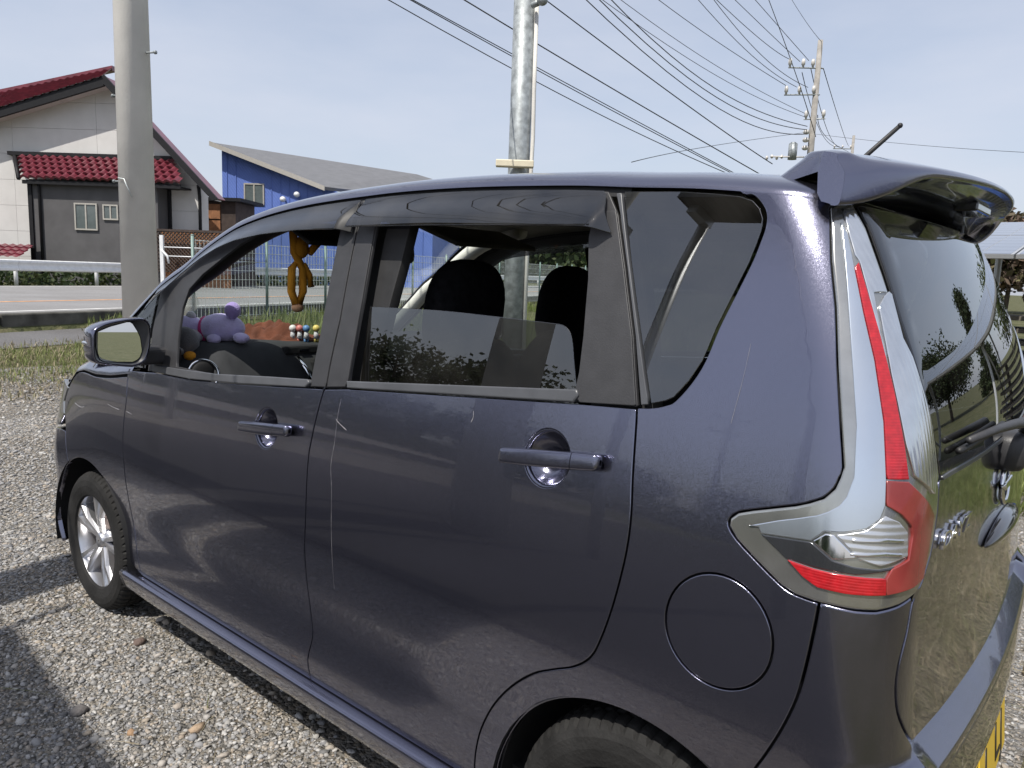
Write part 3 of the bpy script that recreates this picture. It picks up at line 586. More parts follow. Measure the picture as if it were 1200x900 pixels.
obj("cowl", [(-2.05,.06,.985),(-2.05,1.41,.985),(-2.45,1.2,1.045),(-2.45,.27,1.045)], [(0, 1, 2, 3)], M['dark'], car, False)
cf = lambda pts: pts + [(2 * -3.52 - u, z) for u, z in pts[::-1]]
FB = [(-2.612,.575),(-2.64,.69),(-2.70,.69),(-2.95,.655),(-3.2,.69),(-3.3,.75),(-3.50,.78),(-3.50,.22),(-3.0,.20),(-2.80,.19),(-2.735,.20),(-2.76,.30)] + arc(-2.43, .278, .335, 180, 122, 10)
for sd in (0, 1):
    o = panel("front_bumper", FB, M['paint'], car, side=sd, seam=lambda u, z: u < -3.45)
obj("grille", [tuple(P(np.float64(-3.30), np.float64(.80)) + np.array([-.01, .0, 0])), tuple(P(np.float64(-3.30), np.float64(.70)) + np.array([-.01, 0, 0])), (-2.975, CW - .45, .70), (-2.975, CW - .45, .80)], [(0, 1, 2, 3)], M['dark'], car, False)

rb_poly = BUMP_L + mir(BUMP_L)[::-1] + mir(BUMP_BOT)[::-1][0:0]
full = BUMP_L[::-1]
left_half = BUMP_L + BUMP_BOT
rbump = panel("rear_bumper", [q for q in BUMP_L] + [q for q in mir(BUMP_L[:-1])[::-1]] + [q for q in mir(BUMP_BOT)[::-1]] + [q for q in BUMP_BOT], M['paint'], car, off=bump_off, g=.018, bev=.003)
# ledge under the hatch
def ledgeF(s, w):
    u = .515 + s * 1.05; z0 = np.interp(np.minimum(u, 2.06 - u), [.5, .64, .87, 1.03], [.664, .655, .6455, .643]); zo = np.interp(np.minimum(u, 2.06 - u), [.5, .56, .70, 1.03], [.640, .600, .5955, .5925])
    z = z0 + (zo - z0) * w; o = -.02 + (.02 + .0245) * np.clip(w * 1.3, 0, 1); return Q(u, z, o)
grid("bumper_step", ledgeF, np.linspace(0, 1, 60), np.linspace(0, 1, 8), M['paint'], rbump, flip=True)
obj("bumper_underside", [Q(np.float64(u), np.float64(z), o) for u in (.56, .8, 1.03, 1.26, 1.5) for z, o in ((.452, .020), (.40, -.06))], [(2*i, 2*i+1, 2*i+3, 2*i+2) for i in range(4)], M['garnish'], rbump, False)
panel("lower_valance", [(.40,.25),(.52,.30),(.58,.44),(1.04,.45)] + mir([(.58,.44),(.52,.30),(.40,.25)]) + mir([(.42,.20)]) + [(.42,.20)], M['garnish'], rbump, off=-.012)
hatch = panel("hatch", HATCH, M['paint'], car, g=.018)
hg = panel("hatch_glass", HGLASS, M['rearglass'], hatch, off=.0035, gap=.0015, bev=.002, flange=.012, g=.022)
band = [(.5262,1.0875),(.5310,1.0810),(.5600,1.0810),(1.0355,1.0770)]
panel("glass_lower_molding", band + mir(band)[::-1][1:] + mir([(.5600,1.0890),(1.0355,1.0850)]) [0:1] + [(1.0355,1.0850),(.5600,1.0890)], M['molding'], hatch, off=.006, gap=0, flange=.01, g=.01)
edge = [(.5262,1.0880),(.5144,1.0905),(.4805,1.149),(.4294,1.2322),(.3777,1.3238),(.342,1.3954),(.2995,1.4753),(.2718,1.5100)]
inn = [(u + .035, z) for u, z in edge[1:]][::-1] + [(.57, 1.0880)]
for pts in (edge + inn, mir(edge + inn)): panel("glass_border", pts, M['dark'], hatch, off=.0005, gap=0, flange=.001)
hb = [(.46,.70),(.48,.95),(.54,1.0),(.55,1.08)]
panel("inner_shell", [(.42,.63),(.42,.92),(.50,.95),(.535,1.0),(.535,1.075)] + mir([(.535,1.075),(.535,1.0),(.50,.95),(.42,.92),(.42,.63)]), M['dark'], hatch, off=-.018, gap=0, flange=.002, g=.05)
# hatch grip, emblem, badge, wiper
z0g = .893
def gripF(a, s):
    u = .865 + .36 * s; e = np.sin(np.clip(s, 0, 1) * 3.1416) ** .55
    return Q(u, z0g + .021 * e * np.cos(a) + .006 * np.sin(s * 3.14), .003 + .026 * e * np.maximum(np.sin(a), -.15))
grid("hatch_grip", gripF, np.linspace(0, 2 * math.pi, 25), np.linspace(0.001, .999, 40), M['blackgloss'], hatch, flip=True)
def emb(u0, z0, R):
    mb = MB(); K = 36
    for k in range(K):
        pass
    ring = lambda a, b: Q(u0 + (R + .0065 * np.cos(b)) * np.cos(a), z0 + (R + .0065 * np.cos(b)) * np.sin(a), .007 + .005 * np.sin(b))
    o = grid("emblem", ring, np.linspace(0, 2 * math.pi, 41), np.linspace(0, 2 * math.pi, 11), M['chrome'], hatch, flip=False)
    bar = lambda a, s: Q(u0 + (s - .5) * 2.5 * R, z0 + .0085 * np.sign(np.cos(a)) * np.abs(np.cos(a)) ** .4 * np.clip(np.minimum(s, 1 - s) * 60, 0, 1), .008 + .007 * np.sign(np.sin(a)) * np.abs(np.sin(a)) ** .4 * np.clip(np.minimum(s, 1 - s) * 60, 0, 1))
    grid("emblem_bar", bar, np.linspace(0, 2 * math.pi, 21), np.linspace(0, 1, 14), M['chrome'], o, flip=True) if False else grid("emblem_bar", bar, np.linspace(0, 2 * math.pi, 21), np.linspace(0, 1, 14), M['chrome'], hatch, flip=True)
emb(1.030, .985, .041)
def text_on(txt, u0, z0, h, o0, ext, m, parent, name, stretch=1., slant=0., tilt=0., shear_z=0.):
    cu = bpy.data.curves.new(name, 'FONT'); cu.body = txt; cu.size = h * 1.38; cu.extrude = ext / 2; cu.space_character = 1.0; cu.shear = slant; cu.bevel_depth = .0004; cu.resolution_u = 3
    t = bpy.data.objects.new(name + "_tmp", cu); COL.objects.link(t); dg = bpy.context.evaluated_depsgraph_get(); me = bpy.data.meshes.new_from_object(t.evaluated_get(dg)); bpy.data.objects.remove(t)
    co = np.array([v.co[:] for v in me.vertices]); pos = Q(u0 + co[:, 0] * stretch, z0 + co[:, 1] + shear_z * co[:, 0], o0 + co[:, 2] + ext / 2)
    for v, p_ in zip(me.vertices, pos): v.co = p_
    me.materials.clear(); me.materials.append(m); me.update(); o = bpy.data.objects.new(name, me); COL.objects.link(o); setp(o, parent); MW[o.name] = Matrix.Identity(4); return o
for k, ch in enumerate("DAYZ"): text_on(ch, .545 + .0405 * k, .971, .026, .002, .006, M['chrome'], hatch, "badge_letter", 1.75, .15)
mb = MB(); wp = [Q(np.float64(u), np.float64(z), o) for u, z, o in ((1.02,1.055,.02),(1.03,1.10,.05),(1.0,1.115,.045),(.90,1.122,.035),(.78,1.128,.028),(.60,1.132,.022))]
mb.tube(wp, [.020, .017, .012, .010, .008, .006], 8); mb.build("rear_wiper_arm", M['garnish'], hatch, True)
mb = MB(); mb.tube([Q(np.float64(u), np.float64(1.118 + .004 * (u - .6)), np.float64(.012)) for u in np.linspace(.58, .93, 12)], .006, 6); mb.build("rear_wiper_blade", M['rubber'], hatch, True)
c0 = Q(np.float64(1.03), np.float64(1.055), np.float64(0.)); mb = MB(); mb.ell((c0[0] + .012, c0[1], c0[2]), (.035, .055, .042), None, 16, 10, .6, .6); mb.build("wiper_base", M['garnish'], hatch, True)

# number plate
pc = Vector((.484, CW / 2 - .02, .428)); rotp = Matrix.Rotation(math.radians(-6), 4, 'Y')
mp4 = Matrix.Translation(pc) @ rotp
mb = MB(); mb.box((-.0015, -.165, -.0825), (.0015, .165, .0825), mat4=mp4); npl = mb.build("number_plate", M['plate'], rbump)
def flat_text(txt, h, y0, z0, m, name, sx=1.):
    cu = bpy.data.curves.new(name, 'FONT'); cu.body = txt; cu.size = h * 1.38; cu.extrude = .0006
    t = bpy.data.objects.new(name + "_tmp", cu); COL.objects.link(t); dg = bpy.context.evaluated_depsgraph_get(); me = bpy.data.meshes.new_from_object(t.evaluated_get(dg)); bpy.data.objects.remove(t)
    for v in me.vertices: v.co = mp4 @ Vector((.0022 + v.co.z, y0 + v.co.x * sx, z0 + v.co.y))
    me.materials.clear(); me.materials.append(m); me.update(); o = bpy.data.objects.new(name, me); COL.objects.link(o); setp(o, npl); return o
for ch, yy in (("J", -.115), ("L", .010), ("J", .085)): flat_text(ch, .088, yy, -.060, M['ink'], "plate_character", 1.28)
mb = MB(); mb.box((-.004, -.172, -.089), (-.0016, .172, .089), mat4=mp4); mb.build("plate_frame", M['garnish'], npl)

# --- spoiler
def spoF(s, k):
    """s across the car, k round the section"""
    y = .142 + s * (CW - .284); q = np.abs(s - .5) * 2; e = 1 - sm((q - .80) / .20)
    xt = .380 - .10 * q ** 2 - .04 * q ** 6; d = sm((q - .66) / .34)
    zlo = 1.572 - .022 * q ** 2 - .045 * d; zup = 1.588 - .014 * q ** 2
    zroof = 1.630 - .028 * q ** 2 - .008 * q ** 8
    w = sm((q - .86) / .10); fx = .105 + .093 * w; w2 = sm((q - .78) / .22); b0 = .236 * (1 - w2) + .210 * w2; xi = xt - .012
    U = lambda t, zc: (xi + (b0 - xi) * t, zc * (1 - w2) + (zlo + .001 + .006 * t) * w2)
    pts = [(fx - .030 * (1 - w), zroof - .034 - .032 * sm((q - .5) / .35) * (1 - w)), (fx + .004 + .030 * (1 - w), zroof - .006 - .013 * (1 - w)), (fx + .2 * (xt - fx) + .02 * (1 - w), zroof - .003), (fx + .62 * (xt - fx), zroof - .38 * (zroof - zup)), (xt - .014, zup + .003), (xt, zup - .3 * (zup - zlo)), (xt - .001, zlo + .004), (xi, zlo - .0005),
           U(.22, 1.556), U(.58, 1.545), U(.85, 1.526), U(1., 1.521), (b0 - .008 * (1 - w2) - .008, 1.540 * (1 - w2) + (zlo + .02) * w2)]
    kk = np.clip(k, 0, len(pts) - 1.000001); i = np.floor(kk).astype(int); f = kk - i
    X = np.stack([np.broadcast_to(a, s.shape) for a, b in pts], 0); Z = np.stack([np.broadcast_to(b, s.shape) for a, b in pts], 0)
    take = lambda A, j: np.take_along_axis(A, np.clip(j, 0, len(pts) - 1)[None], 0)[0]
    def crx(A):
        p0, p1, p2, p3 = take(A, i - 1), take(A, i), take(A, i + 1), take(A, i + 2)
        m1 = (p2 - p0) * .42; m2 = (p3 - p1) * .42
        return (2*f**3-3*f**2+1)*p1 + (f**3-2*f**2+f)*m1 + (-2*f**3+3*f**2)*p2 + (f**3-f**2)*m2
    x = crx(X); z = crx(Z)
    yy = y + (.5 - s) * 0
    # ends lean in towards the roof
    lean = (np.clip((z - 1.50) / .09, 0, 1)) * .016 * (q ** 14) * np.sign(.5 - s); return np.stack([x, yy + lean, z], -1)
S_ = np.concatenate([np.linspace(0, .12, 14), np.linspace(.14, .86, 40), np.linspace(.88, 1, 14)]); K_ = np.linspace(0, 11.99, 85)
a, b = np.meshgrid(S_, K_, indexing='ij'); V = spoF(a, b); nb = len(K_); f = []
for i in range(len(S_) - 1):
    for j in range(nb - 1): f.append([i*nb+j, i*nb+j+1, (i+1)*nb+j+1, (i+1)*nb+j])
VL = V.reshape(-1, 3).tolist()
for i, fl in ((0, False), (len(S_) - 1, True)):
    rg = V[i]; m_ = len(rg); base = len(VL)
    poly2 = [Vector((float(p_[0]), float(p_[2]))) for p_ in rg]
    tri = delaunay_2d_cdt(poly2, [(k, (k + 1) % m_) for k in range(m_)], [], 0, 1e-6)
    tv = np.array([tuple(p_) for p_ in tri[0]]); bl = np.array([tuple(p_) for p_ in poly2])
    for p_ in tv:
        k = int(((bl - p_) ** 2).sum(1).argmin()); VL.append([float(p_[0]), float(rg[k][1]) + (-.0008 if not fl else .0008), float(p_[1])])
    for t_ in tri[2]:
        t_ = list(t_); cen_ = tv[t_].mean(0)
        if pip(cen_[None], bl)[0]: t_ = t_ if area(tv[t_]) > 0 else t_[::-1]; f.append([base + k for k in (t_ if not fl else t_[::-1])])
spo = obj("roof_spoiler", VL, f, M['paint'], hatch, True)
spo.data.set_sharp_from_angle(angle=1.25)
mb = MB(); mb.box((.30, .66, 1.538), (.345, .815, 1.556)); bevel(mb.build("high_brake_lamp", M['smoke'], hatch), .004)
mb = MB(); mb.tube([(.262, 1.0, 1.535), (.262, 1.0, 1.508)], .004, 6); mb.build("washer_nozzle", M['molding'], hatch)
mb = MB(); mb.tube([(.055, CW/2, 1.630), (.075, CW/2, 1.648), (.165, CW/2, 1.731)], [.0075, .0055, .0048], 10); mb.ell((.165, CW/2, 1.731), (.006, .006, .006), None, 10, 6); mb.build("antenna", M['rubber'], car, True)

# --- mirrors
MIR = [(-.2,1.156),(-.198,1.166),(-.187,1.177),(-.165,1.188),(-.14,1.194),(-.10,1.200),(-.068,1.202),(-.045,1.201),(-.033,1.195),(-.026,1.182),(-.023,1.149),(-.027,1.112),(-.034,1.085),(-.043,1.066),(-.058,1.054),(-.086,1.048),(-.12,1.053),(-.16,1.060),(-.185,1.065),(-.196,1.070),(-.202,1.082),(-.203,1.11)]
GLS = [(-.163,1.155),(-.13,1.172),(-.082,1.188),(-.074,1.185),(-.062,1.160),(-.055,1.140),(-.052,1.097),(-.060,1.075),(-.075,1.064),(-.149,1.066),(-.160,1.075),(-.166,1.11)]
def loop_rs(p, n):
    p = np.array(p); q = np.vstack([p, p[:1]]); s = np.r_[0, np.cumsum(np.linalg.norm(np.diff(q, axis=0), axis=1))]; t = np.linspace(0, s[-1], n, endpoint=False)
    return np.stack([np.interp(t, s, q[:, 0]), np.interp(t, s, q[:, 1])], 1)
for sd in (0, 1):
    O = loop_rs(MIR, 48); Gp = loop_rs(GLS, 48); c = O.mean(0); V = []; f = []
    rings = []
    for x, k in ((-1.762, .90), (-1.760, .955), (-1.764, .985), (-1.775, 1.0), (-1.80, 1.0), (-1.83, .96), (-1.86, .84), (-1.88, .62), (-1.888, .30), (-1.89, .02)):
        r = c + (O - c) * k; rings.append([(x - .10 * (q[0] - c[0]) * 0, q[0], q[1]) for q in r])
    n = 48; V = [q for r in rings for q in r]
    if sd: V = [(x, CW - y, z) for x, y, z in V]
    for i in range(len(rings) - 1):
        for k in range(n): q = [i*n+k, (i+1)*n+k, (i+1)*n+(k+1)%n, i*n+(k+1)%n]; f.append(q if not sd else q[::-1])
    mo = obj("door_mirror", V, f, M['paint'], car)
    # dark bezel set in
    V = [(-1.762, *(c + (q - c) * .905)) for q in O] + [(-1.7725, *q) for q in (Gp.mean(0) + (Gp - Gp.mean(0)) * 1.04)]
    # match start angles
    a0 = np.argmin(np.linalg.norm((Gp - Gp.mean(0)) / np.linalg.norm(Gp - Gp.mean(0), axis=1, keepdims=True) - (O[0] - c) / np.linalg.norm(O[0] - c), axis=1))
    G2 = np.roll(Gp, -a0, 0); mx_ = lambda y, z: -1.772 + .46 * (y + .055) - .045 * (z - 1.125)
    GB = G2.mean(0) + (G2 - G2.mean(0)) * 1.04
    V = [(-1.763, *(c + (q - c) * .905)) for q in O] + [(mx_(*q) - .001, *q) for q in GB]
    if sd: V = [(x, CW - y, z) for x, y, z in V]
    f = [([k, (k+1)%n, n+(k+1)%n, n+k] if not sd else [k, n+k, n+(k+1)%n, (k+1)%n]) for k in range(n)]
    obj("mirror_bezel", V, f, M['garnish'], mo)
    V = [(mx_(*q), *q) for q in G2]
    if sd: V = [(x, CW - y, z) for x, y, z in V]
    obj("mirror_glass", V, [list(range(n))[::-1] if not sd else list(range(n))], M['mirror'], mo, False)
    mb = MB(); mb.box((-1.90, -.045 if not sd else CW - .10, 1.045), (-1.81, .10 if not sd else CW + .045, 1.10)); bevel(mb.build("mirror_foot", M['garnish'], mo), .015, 3)
    mb = MB(); mb.ell((-1.815, -.197 if not sd else CW + .197, 1.125), (.030, .007, .007)); mb.build("mirror_indicator", M['clear'], mo, True)

# --- wheels
def lathe(prof, n, cx, ysgn, y0, cz, mod=None):
    V = []; f = []; m_ = len(prof)
    for k in range(n):
        a = 2 * math.pi * k / n
        for j, (r, y) in enumerate(prof):
            rr = r + (mod(k, j, r, y) if mod else 0); V.append((cx + rr * math.cos(a), y0 + ysgn * y, cz + rr * math.sin(a)))
    for k in range(n):
        for j in range(m_ - 1):
            q = [k*m_+j, k*m_+j+1, ((k+1)%n)*m_+j+1, ((k+1)%n)*m_+j]; f.append(q if ysgn > 0 else q[::-1])
    return V, f
TY = [(.180,.012),(.186,.004),(.200,.000),(.222,-.0035),(.245,-.002),(.258,.004),(.268,.013),(.2745,.024),(.2765,.034),(.2775,.046),(.2705,.0475),(.2705,.0535),(.2780,.055),(.2785,.072),(.2715,.0735),(.2715,.0795),(.2785,.081),(.2780,.098),(.2705,.0995),(.2705,.1055),(.2770,.107),(.2745,.128),(.258,.142),(.235,.148),(.19,.145)]
RIMP = [(.193,.010),(.194,.006),(.189,.004),(.183,.010),(.181,.024),(.176,.036),(.174,.10)]
for cx in (-2.43, 0.):
    for sd in (0, 1):
        y0 = .026 if sd == 0 else CW - .026; s = 1 if sd == 0 else -1; V, f = lathe(RIMP, 72, cx, s, y0, .278)
        spk = MB()
        for k in range(5):
            for pr in (-1, 1):
                a = 2 * math.pi * (k + .12) / 5 + pr * .19
                ra = 2 * math.pi * (k + .12) / 5 + pr * .105
                def pt(r, ang, yy): return (cx + r * math.cos(ang), y0 + s * yy, .278 + r * math.sin(ang))
                for (r0, r1, w0, w1, ya, yb) in ((.030, .110, .013, .0105, .030, .016), (.110, .182, .0105, .016, .016, .014)):
                    a0 = ra if r0 < .1 else ra + (a - ra) * .55; a1 = ra + (a - ra) * .55 if r0 < .1 else a
                    v = []
                    for r, ang, w, yy in ((r0, a0, w0, ya), (r1, a1, w1, yb)):
                        d = w / r
                        v += [pt(r, ang - d, yy + .014), pt(r, ang - d * .62, yy), pt(r, ang + d * .62, yy), pt(r, ang + d, yy + .014), pt(r, ang + d, yy + .04), pt(r, ang - d, yy + .04)]
                    fs = [(i, (i+1)%6, 6+(i+1)%6, 6+i) for i in range(6)]
                    spk.add(v, [q[::-1] if s > 0 else q for q in fs])
        v0 = len(V); V = V + spk.v; f = f + [tuple(i + v0 for i in q) for q in spk.f]
        wh = obj("wheel", V, f, M['alloy'], car, True)
        for p_ in wh.data.polygons:
            if p_.index >= len(f) - len(spk.f): p_.use_smooth = False
        mod = lambda k, j, r, y: (-.0065 if (k % 4 == 0 and j in (6, 7, 8, 9, 19, 20, 21)) or ((k + 2) % 4 == 0 and j in (12, 13, 16, 17)) else 0)
        V, f = lathe(TY, 240, cx, s, y0, .2785, mod); ty = obj("tyre", V, f, M['tyre'], wh, True)
        me = ty.data; me.polygons.foreach_set('use_smooth', [False] * len(me.polygons)); me.update()
        V, f = lathe([(.004,.022),(.026,.022),(.030,.026),(.034,.040),(.050,.042),(.052,.06)], 32, cx, s, y0, .278); obj("hub_cap", V, f, M['alloy'], wh, True)
        V, f = lathe([(.01,.062),(.118,.062),(.120,.066),(.120,.078)], 40, cx, s, y0, .278); obj("brake_disc", V, f, M['disc'], wh, True)
        V, f = lathe([(.02,.105),(.178,.105)], 40, cx, s, y0, .278); obj("wheel_barrel", V, f, M['dark'], wh, True)

# --- cabin
mb = MB(); mb.box((-2.0, .09, .22), (.36, CW - .09, .30)); mb.build("cabin_floor", M['trim'], car)
mb = MB(); mb.box((-2.9, .35, .22), (-2.1, CW - .35, .85)); mb.build("engine_block", M['dark'], car)
mb = MB(); mb.box((.10, .12, .30), (.36, CW - .12, .80)); mb.build("boot_trim", M['trim'], car)
def dashF(y, k):
    prof = [(-2.34,1.045),(-2.10,1.085),(-1.95,1.103),(-1.83,1.105),(-1.775,1.098),(-1.735,1.070),(-1.705,1.020),(-1.675,.95),(-1.66,.86),(-1.70,.70),(-1.80,.55)]
    i = np.clip(np.floor(k).astype(int), 0, len(prof) - 2); f = k - i; A = np.array(prof)
    def c(a):
        g = lambda j: A[np.clip(j, 0, len(prof) - 1), a]; p0, p1, p2, p3 = g(i-1), g(i), g(i+1), g(i+2)
        return .5 * (2*p1 + (p2-p0)*f + (2*p0-5*p1+4*p2-p3)*f*f + (3*p1-p0-3*p2+p3)*f**3)
    yy = .085 + y * (CW - .17); e = sm(np.minimum(y, 1 - y) / .10)
    return np.stack([c(0) - .07 * (1 - e), yy, c(1) - .055 * (1 - e)], -1)
da = grid("dashboard", dashF, np.linspace(0, 1, 60), np.linspace(0, 9.99, 70), M['dash'], car, flip=False)
def torus(c, R, r, axis, n=40, m_=8):
    V = []; f = []; ax = Vector(axis).normalized(); e1 = ax.cross(Vector((0, 0, 1))).normalized(); e2 = ax.cross(e1)
    for i in range(n):
        a = 2 * math.pi * i / n; d = e1 * math.cos(a) + e2 * math.sin(a)
        for j in range(m_):
            b = 2 * math.pi * j / m_; V.append(Vector(c) + d * (R + r * math.cos(b)) + ax * r * math.sin(b))
    for i in range(n):
        for j in range(m_): f.append((i*m_+j, ((i+1)%n)*m_+j, ((i+1)%n)*m_+(j+1)%m_, i*m_+(j+1)%m_))
    return V, f
V, f = torus((-1.735, .130, 1.012), .048, .0055, (1, -.25, .25)); obj("side_vent_ring", V, f, M['chrome'], da)
mb = MB(); mb.ell((-1.742, .133, 1.010), (.012, .045, .045)); mb.build("side_vent", M['dark'], da, True)
mb = MB(); mb.box((-1.80, .435, 1.058), (-1.722, .585, 1.092)); bevel(mb.build("centre_vent", M['dark'], da), .008)
mb = MB(); mb.box((-1.725, .49, 1.072), (-1.716, .53, 1.079)); mb.build("vent_tab", M['chrome'], da)
mb = MB(); mb.tube([(-1.726, .485, 1.050), (-1.690, .497, 1.010), (-1.655, .515, .930)], .009, 8); mb.build("console_trim", M['chrome'], da, True)
mb = MB(); mb.box((-1.75, .53, .80), (-1.652, .95, 1.045)); bevel(mb.build("centre_console", M['dark'], da), .015)
V, f = torus((-1.50, 1.08, .98), .18, .016, (1, 0, .45)); sw = obj("steering_wheel", V, f, M['trim'], car)
mb = MB(); mb.ell((-1.52, 1.08, .97), (.03, .07, .06)); mb.tube([(-1.52, .90, .99), (-1.52, 1.26, .99)], .014, 8); mb.tube([(-1.52, 1.08, .97), (-1.75, 1.08, .86)], .03, 8); mb.build("steering_hub", M['trim'], sw, True)
def seat(yc, dx):
    mb = MB(); mb.ell((-1.10 + dx, yc, .52), (.28, .24, .11), None, 24, 14, .55, .5); st = mb.build("front_seat", M['seat'], car, True)
    rot = Matrix.Rotation(math.radians(14), 3, 'Y'); mb = MB(); mb.ell((-.875 + dx, yc, .86), (.075, .235, .36), rot, 24, 16, .7, .6); mb.build("seat_back", M['seat'], st, True)
    mb = MB(); mb.ell((-.820 + dx, yc, 1.265), (.058, .140, .150), Matrix.Rotation(math.radians(8), 3, 'Y'), 24, 16, .75, .75); mb.build("headrest", M['seat'], st, True)
seat(.41, 0.); seat(1.07, -.135)
mb = MB(); mb.ell((-.18, CW/2, .60), (.25, .56, .11), None, 24, 12, .5, .35); rs = mb.build("rear_seat", M['seat'], car, True)
mb = MB(); mb.ell((.07, CW/2, .86), (.075, .56, .26), Matrix.Rotation(math.radians(14), 3, 'Y'), 24, 12, .5, .35); mb.build("rear_seat_back", M['seat'], rs, True)
# sun visors, mirror
mb = MB(); mb.box((-.10, -.21, -.008), (.10, .21, .008), mat4=Matrix.Translation((-1.225, .90, 1.500)) @ Matrix.Rotation(math.radians(18), 4, 'Y')); sv = bevel(mb.build("sun_visor", mat("grey_sun_visor", (.20, .185, .165), .8, var=.1), car), .006)
mb = MB(); mb.box((-.05, -.09, -.0105), (.05, .09, -.0085), mat4=Matrix.Translation((-1.195, .83, 1.491)) @ Matrix.Rotation(math.radians(18), 4, 'Y')); mb.build("visor_label", mat("faded_paper_label", (.34, .32, .29), .7), sv)
mb = MB(); mb.box((-.075, -.19, -.008), (.075, .19, .008), mat4=Matrix.Translation((-1.33, .40, 1.478)) @ Matrix.Rotation(math.radians(25), 4, 'Y')); bevel(mb.build("sun_visor", M['trim'], car), .006)
mb = MB(); mb.ell((-1.36, .5, 1.40), (.02, .05, .032), None, 16, 10, .5, .5); mb.ell((-1.375, .60, 1.43), (.025, .12, .035), None, 16, 10, .5, .5); mb.tube([(-1.37, .70, 1.44), (-1.36, .72, 1.54)], .008, 8); mb.build("rear_view_mirror", M['trim'], car, True)
# ================================================================== THE PLACE
ND = np.array([-.956, -.292]); ED = np.array([-.292, .956]); W0 = np.array([-12.2, 2.55])
def rd(d, e, z=0.): q = W0 + ND * d + ED * e; return (float(q[0]), float(q[1]), float(z))
def dist_d(x, y): return (x - W0[0]) * ND[0] + (y - W0[1]) * ND[1]
def ground_h(x, y):
    d = dist_d(np.asarray(x, float), np.asarray(y, float)); return np.where(d > .1, .45, .25 * np.clip((d + 5.5) / 5.4, 0, 1))

def ground_mat(name, cols, scale, bump, bdist, rough=.95, big=None):
    m = bpy.data.materials.new(name); m.use_nodes = True; n, l = nt(m); b = n['Principled BSDF']; b.inputs['Roughness'].default_value = rough; b.inputs['Specular IOR Level'].default_value = .2
    t = n.new('ShaderNodeTexCoord'); v = n.new('ShaderNodeTexVoronoi'); v.inputs['Scale'].default_value = scale; l.new(t.outputs['Object'], v.inputs['Vector'])
    s = n.new('ShaderNodeSeparateColor'); l.new(v.outputs['Color'], s.inputs['Color'])
    r = n.new('ShaderNodeValToRGB'); e = r.color_ramp.elements
    while len(e) < len(cols): e.new(.5)
    for i, c in enumerate(cols): e[i].position = i / (len(cols) - 1); e[i].color = list(c) + [1]
    l.new(s.outputs['Red'], r.inputs['Fac'])
    z = n.new('ShaderNodeTexNoise'); z.inputs['Scale'].default_value = .9; z.inputs['Detail'].default_value = 8; l.new(t.outputs['Object'], z.inputs['Vector'])
    q = n.new('ShaderNodeMapRange'); q.inputs['From Min'].default_value = .35; q.inputs['From Max'].default_value = .68; l.new(z.outputs['Fac'], q.inputs['Value'])
    x = n.new('ShaderNodeMix'); x.data_type = 'RGBA'; x.blend_type = 'MULTIPLY'; x.inputs['B'].default_value = list(big or (.72, .66, .58)) + [1]; l.new(q.outputs['Result'], x.inputs['Factor']); l.new(r.outputs['Color'], x.inputs['A'])
    l.new(x.outputs['Result'], b.inputs['Base Color'])
    n2 = n.new('ShaderNodeTexNoise'); n2.inputs['Scale'].default_value = scale * 2.2; n2.inputs['Detail'].default_value = 6; l.new(t.outputs['Object'], n2.inputs['Vector'])
    ad = n.new('ShaderNodeMath'); ad.operation = 'SUBTRACT'; l.new(n2.outputs['Fac'], ad.inputs[0]); l.new(v.outputs['Distance'], ad.inputs[1])
    bp = n.new('ShaderNodeBump'); bp.inputs['Strength'].default_value = bump; bp.inputs['Distance'].default_value = bdist; l.new(ad.outputs[0], bp.inputs['Height']); l.new(bp.outputs['Normal'], b.inputs['Normal'])
    return m
GRAVEL = [(.11, .105, .095), (.20, .195, .185), (.28, .265, .24), (.32, .315, .31), (.26, .23, .185), (.40, .38, .35)]
M['gravel'] = ground_mat('gravel_bed', GRAVEL, 62, 1., .02, big=(.80, .75, .68))
M['asphalt'] = ground_mat('worn_asphalt', [(.10, .10, .105), (.14, .138, .14), (.17, .165, .165)], 120, .5, .006, big=(.82, .80, .78))
M['roadway'] = ground_mat('road_asphalt', [(.20, .20, .205), (.24, .238, .24), (.27, .265, .265)], 90, .4, .006, big=(.85, .84, .83))
M['shadeground'] = ground_mat('shade_dark_ground', [(.030, .030, .032), (.042, .042, .044), (.055, .054, .054)], 120, .5, .006, big=(.85, .84, .83))  # dark colour stands in for shade on the ground
M['straw'] = ground_mat('dry_grass_soil', [(.15, .13, .10), (.20, .175, .13), (.25, .22, .165), (.12, .12, .07)], 45, 1., .03, big=(.62, .66, .42))
M['soil'] = ground_mat('rough_field', [(.070, .075, .036), (.095, .098, .05), (.13, .12, .07), (.06, .068, .032)], 6, .8, .05, big=(.7, .75, .6))
M['stone'] = island_mat('loose_stones', [(.12, .118, .115), (.23, .23, .235), (.31, .30, .28), (.18, .18, .185), (.36, .355, .35), (.31, .265, .21), (.25, .24, .225), (.46, .45, .43), (.28, .23, .18)], .85, .5)
M['grass'] = island_mat('fresh_grass', [(.10, .14, .035), (.16, .20, .06), (.23, .26, .09), (.13, .17, .05), (.34, .32, .16)], .6, 0, .3, .35)
M['strawblade'] = island_mat('dry_straw', [(.27, .23, .15), (.34, .29, .20), (.20, .165, .11), (.15, .16, .07), (.38, .34, .25)], .8, 0, .2, .2)
M['leaf_dark'] = island_mat('dark_foliage', [(.018, .032, .012), (.03, .05, .018), (.045, .065, .02), (.06, .07, .03)], .7, 0, .3, .25)
M['leaf_mid'] = island_mat('mixed_foliage', [(.05, .075, .02), (.08, .11, .03), (.12, .13, .045), (.035, .055, .018)], .7, 0, .3, .3)
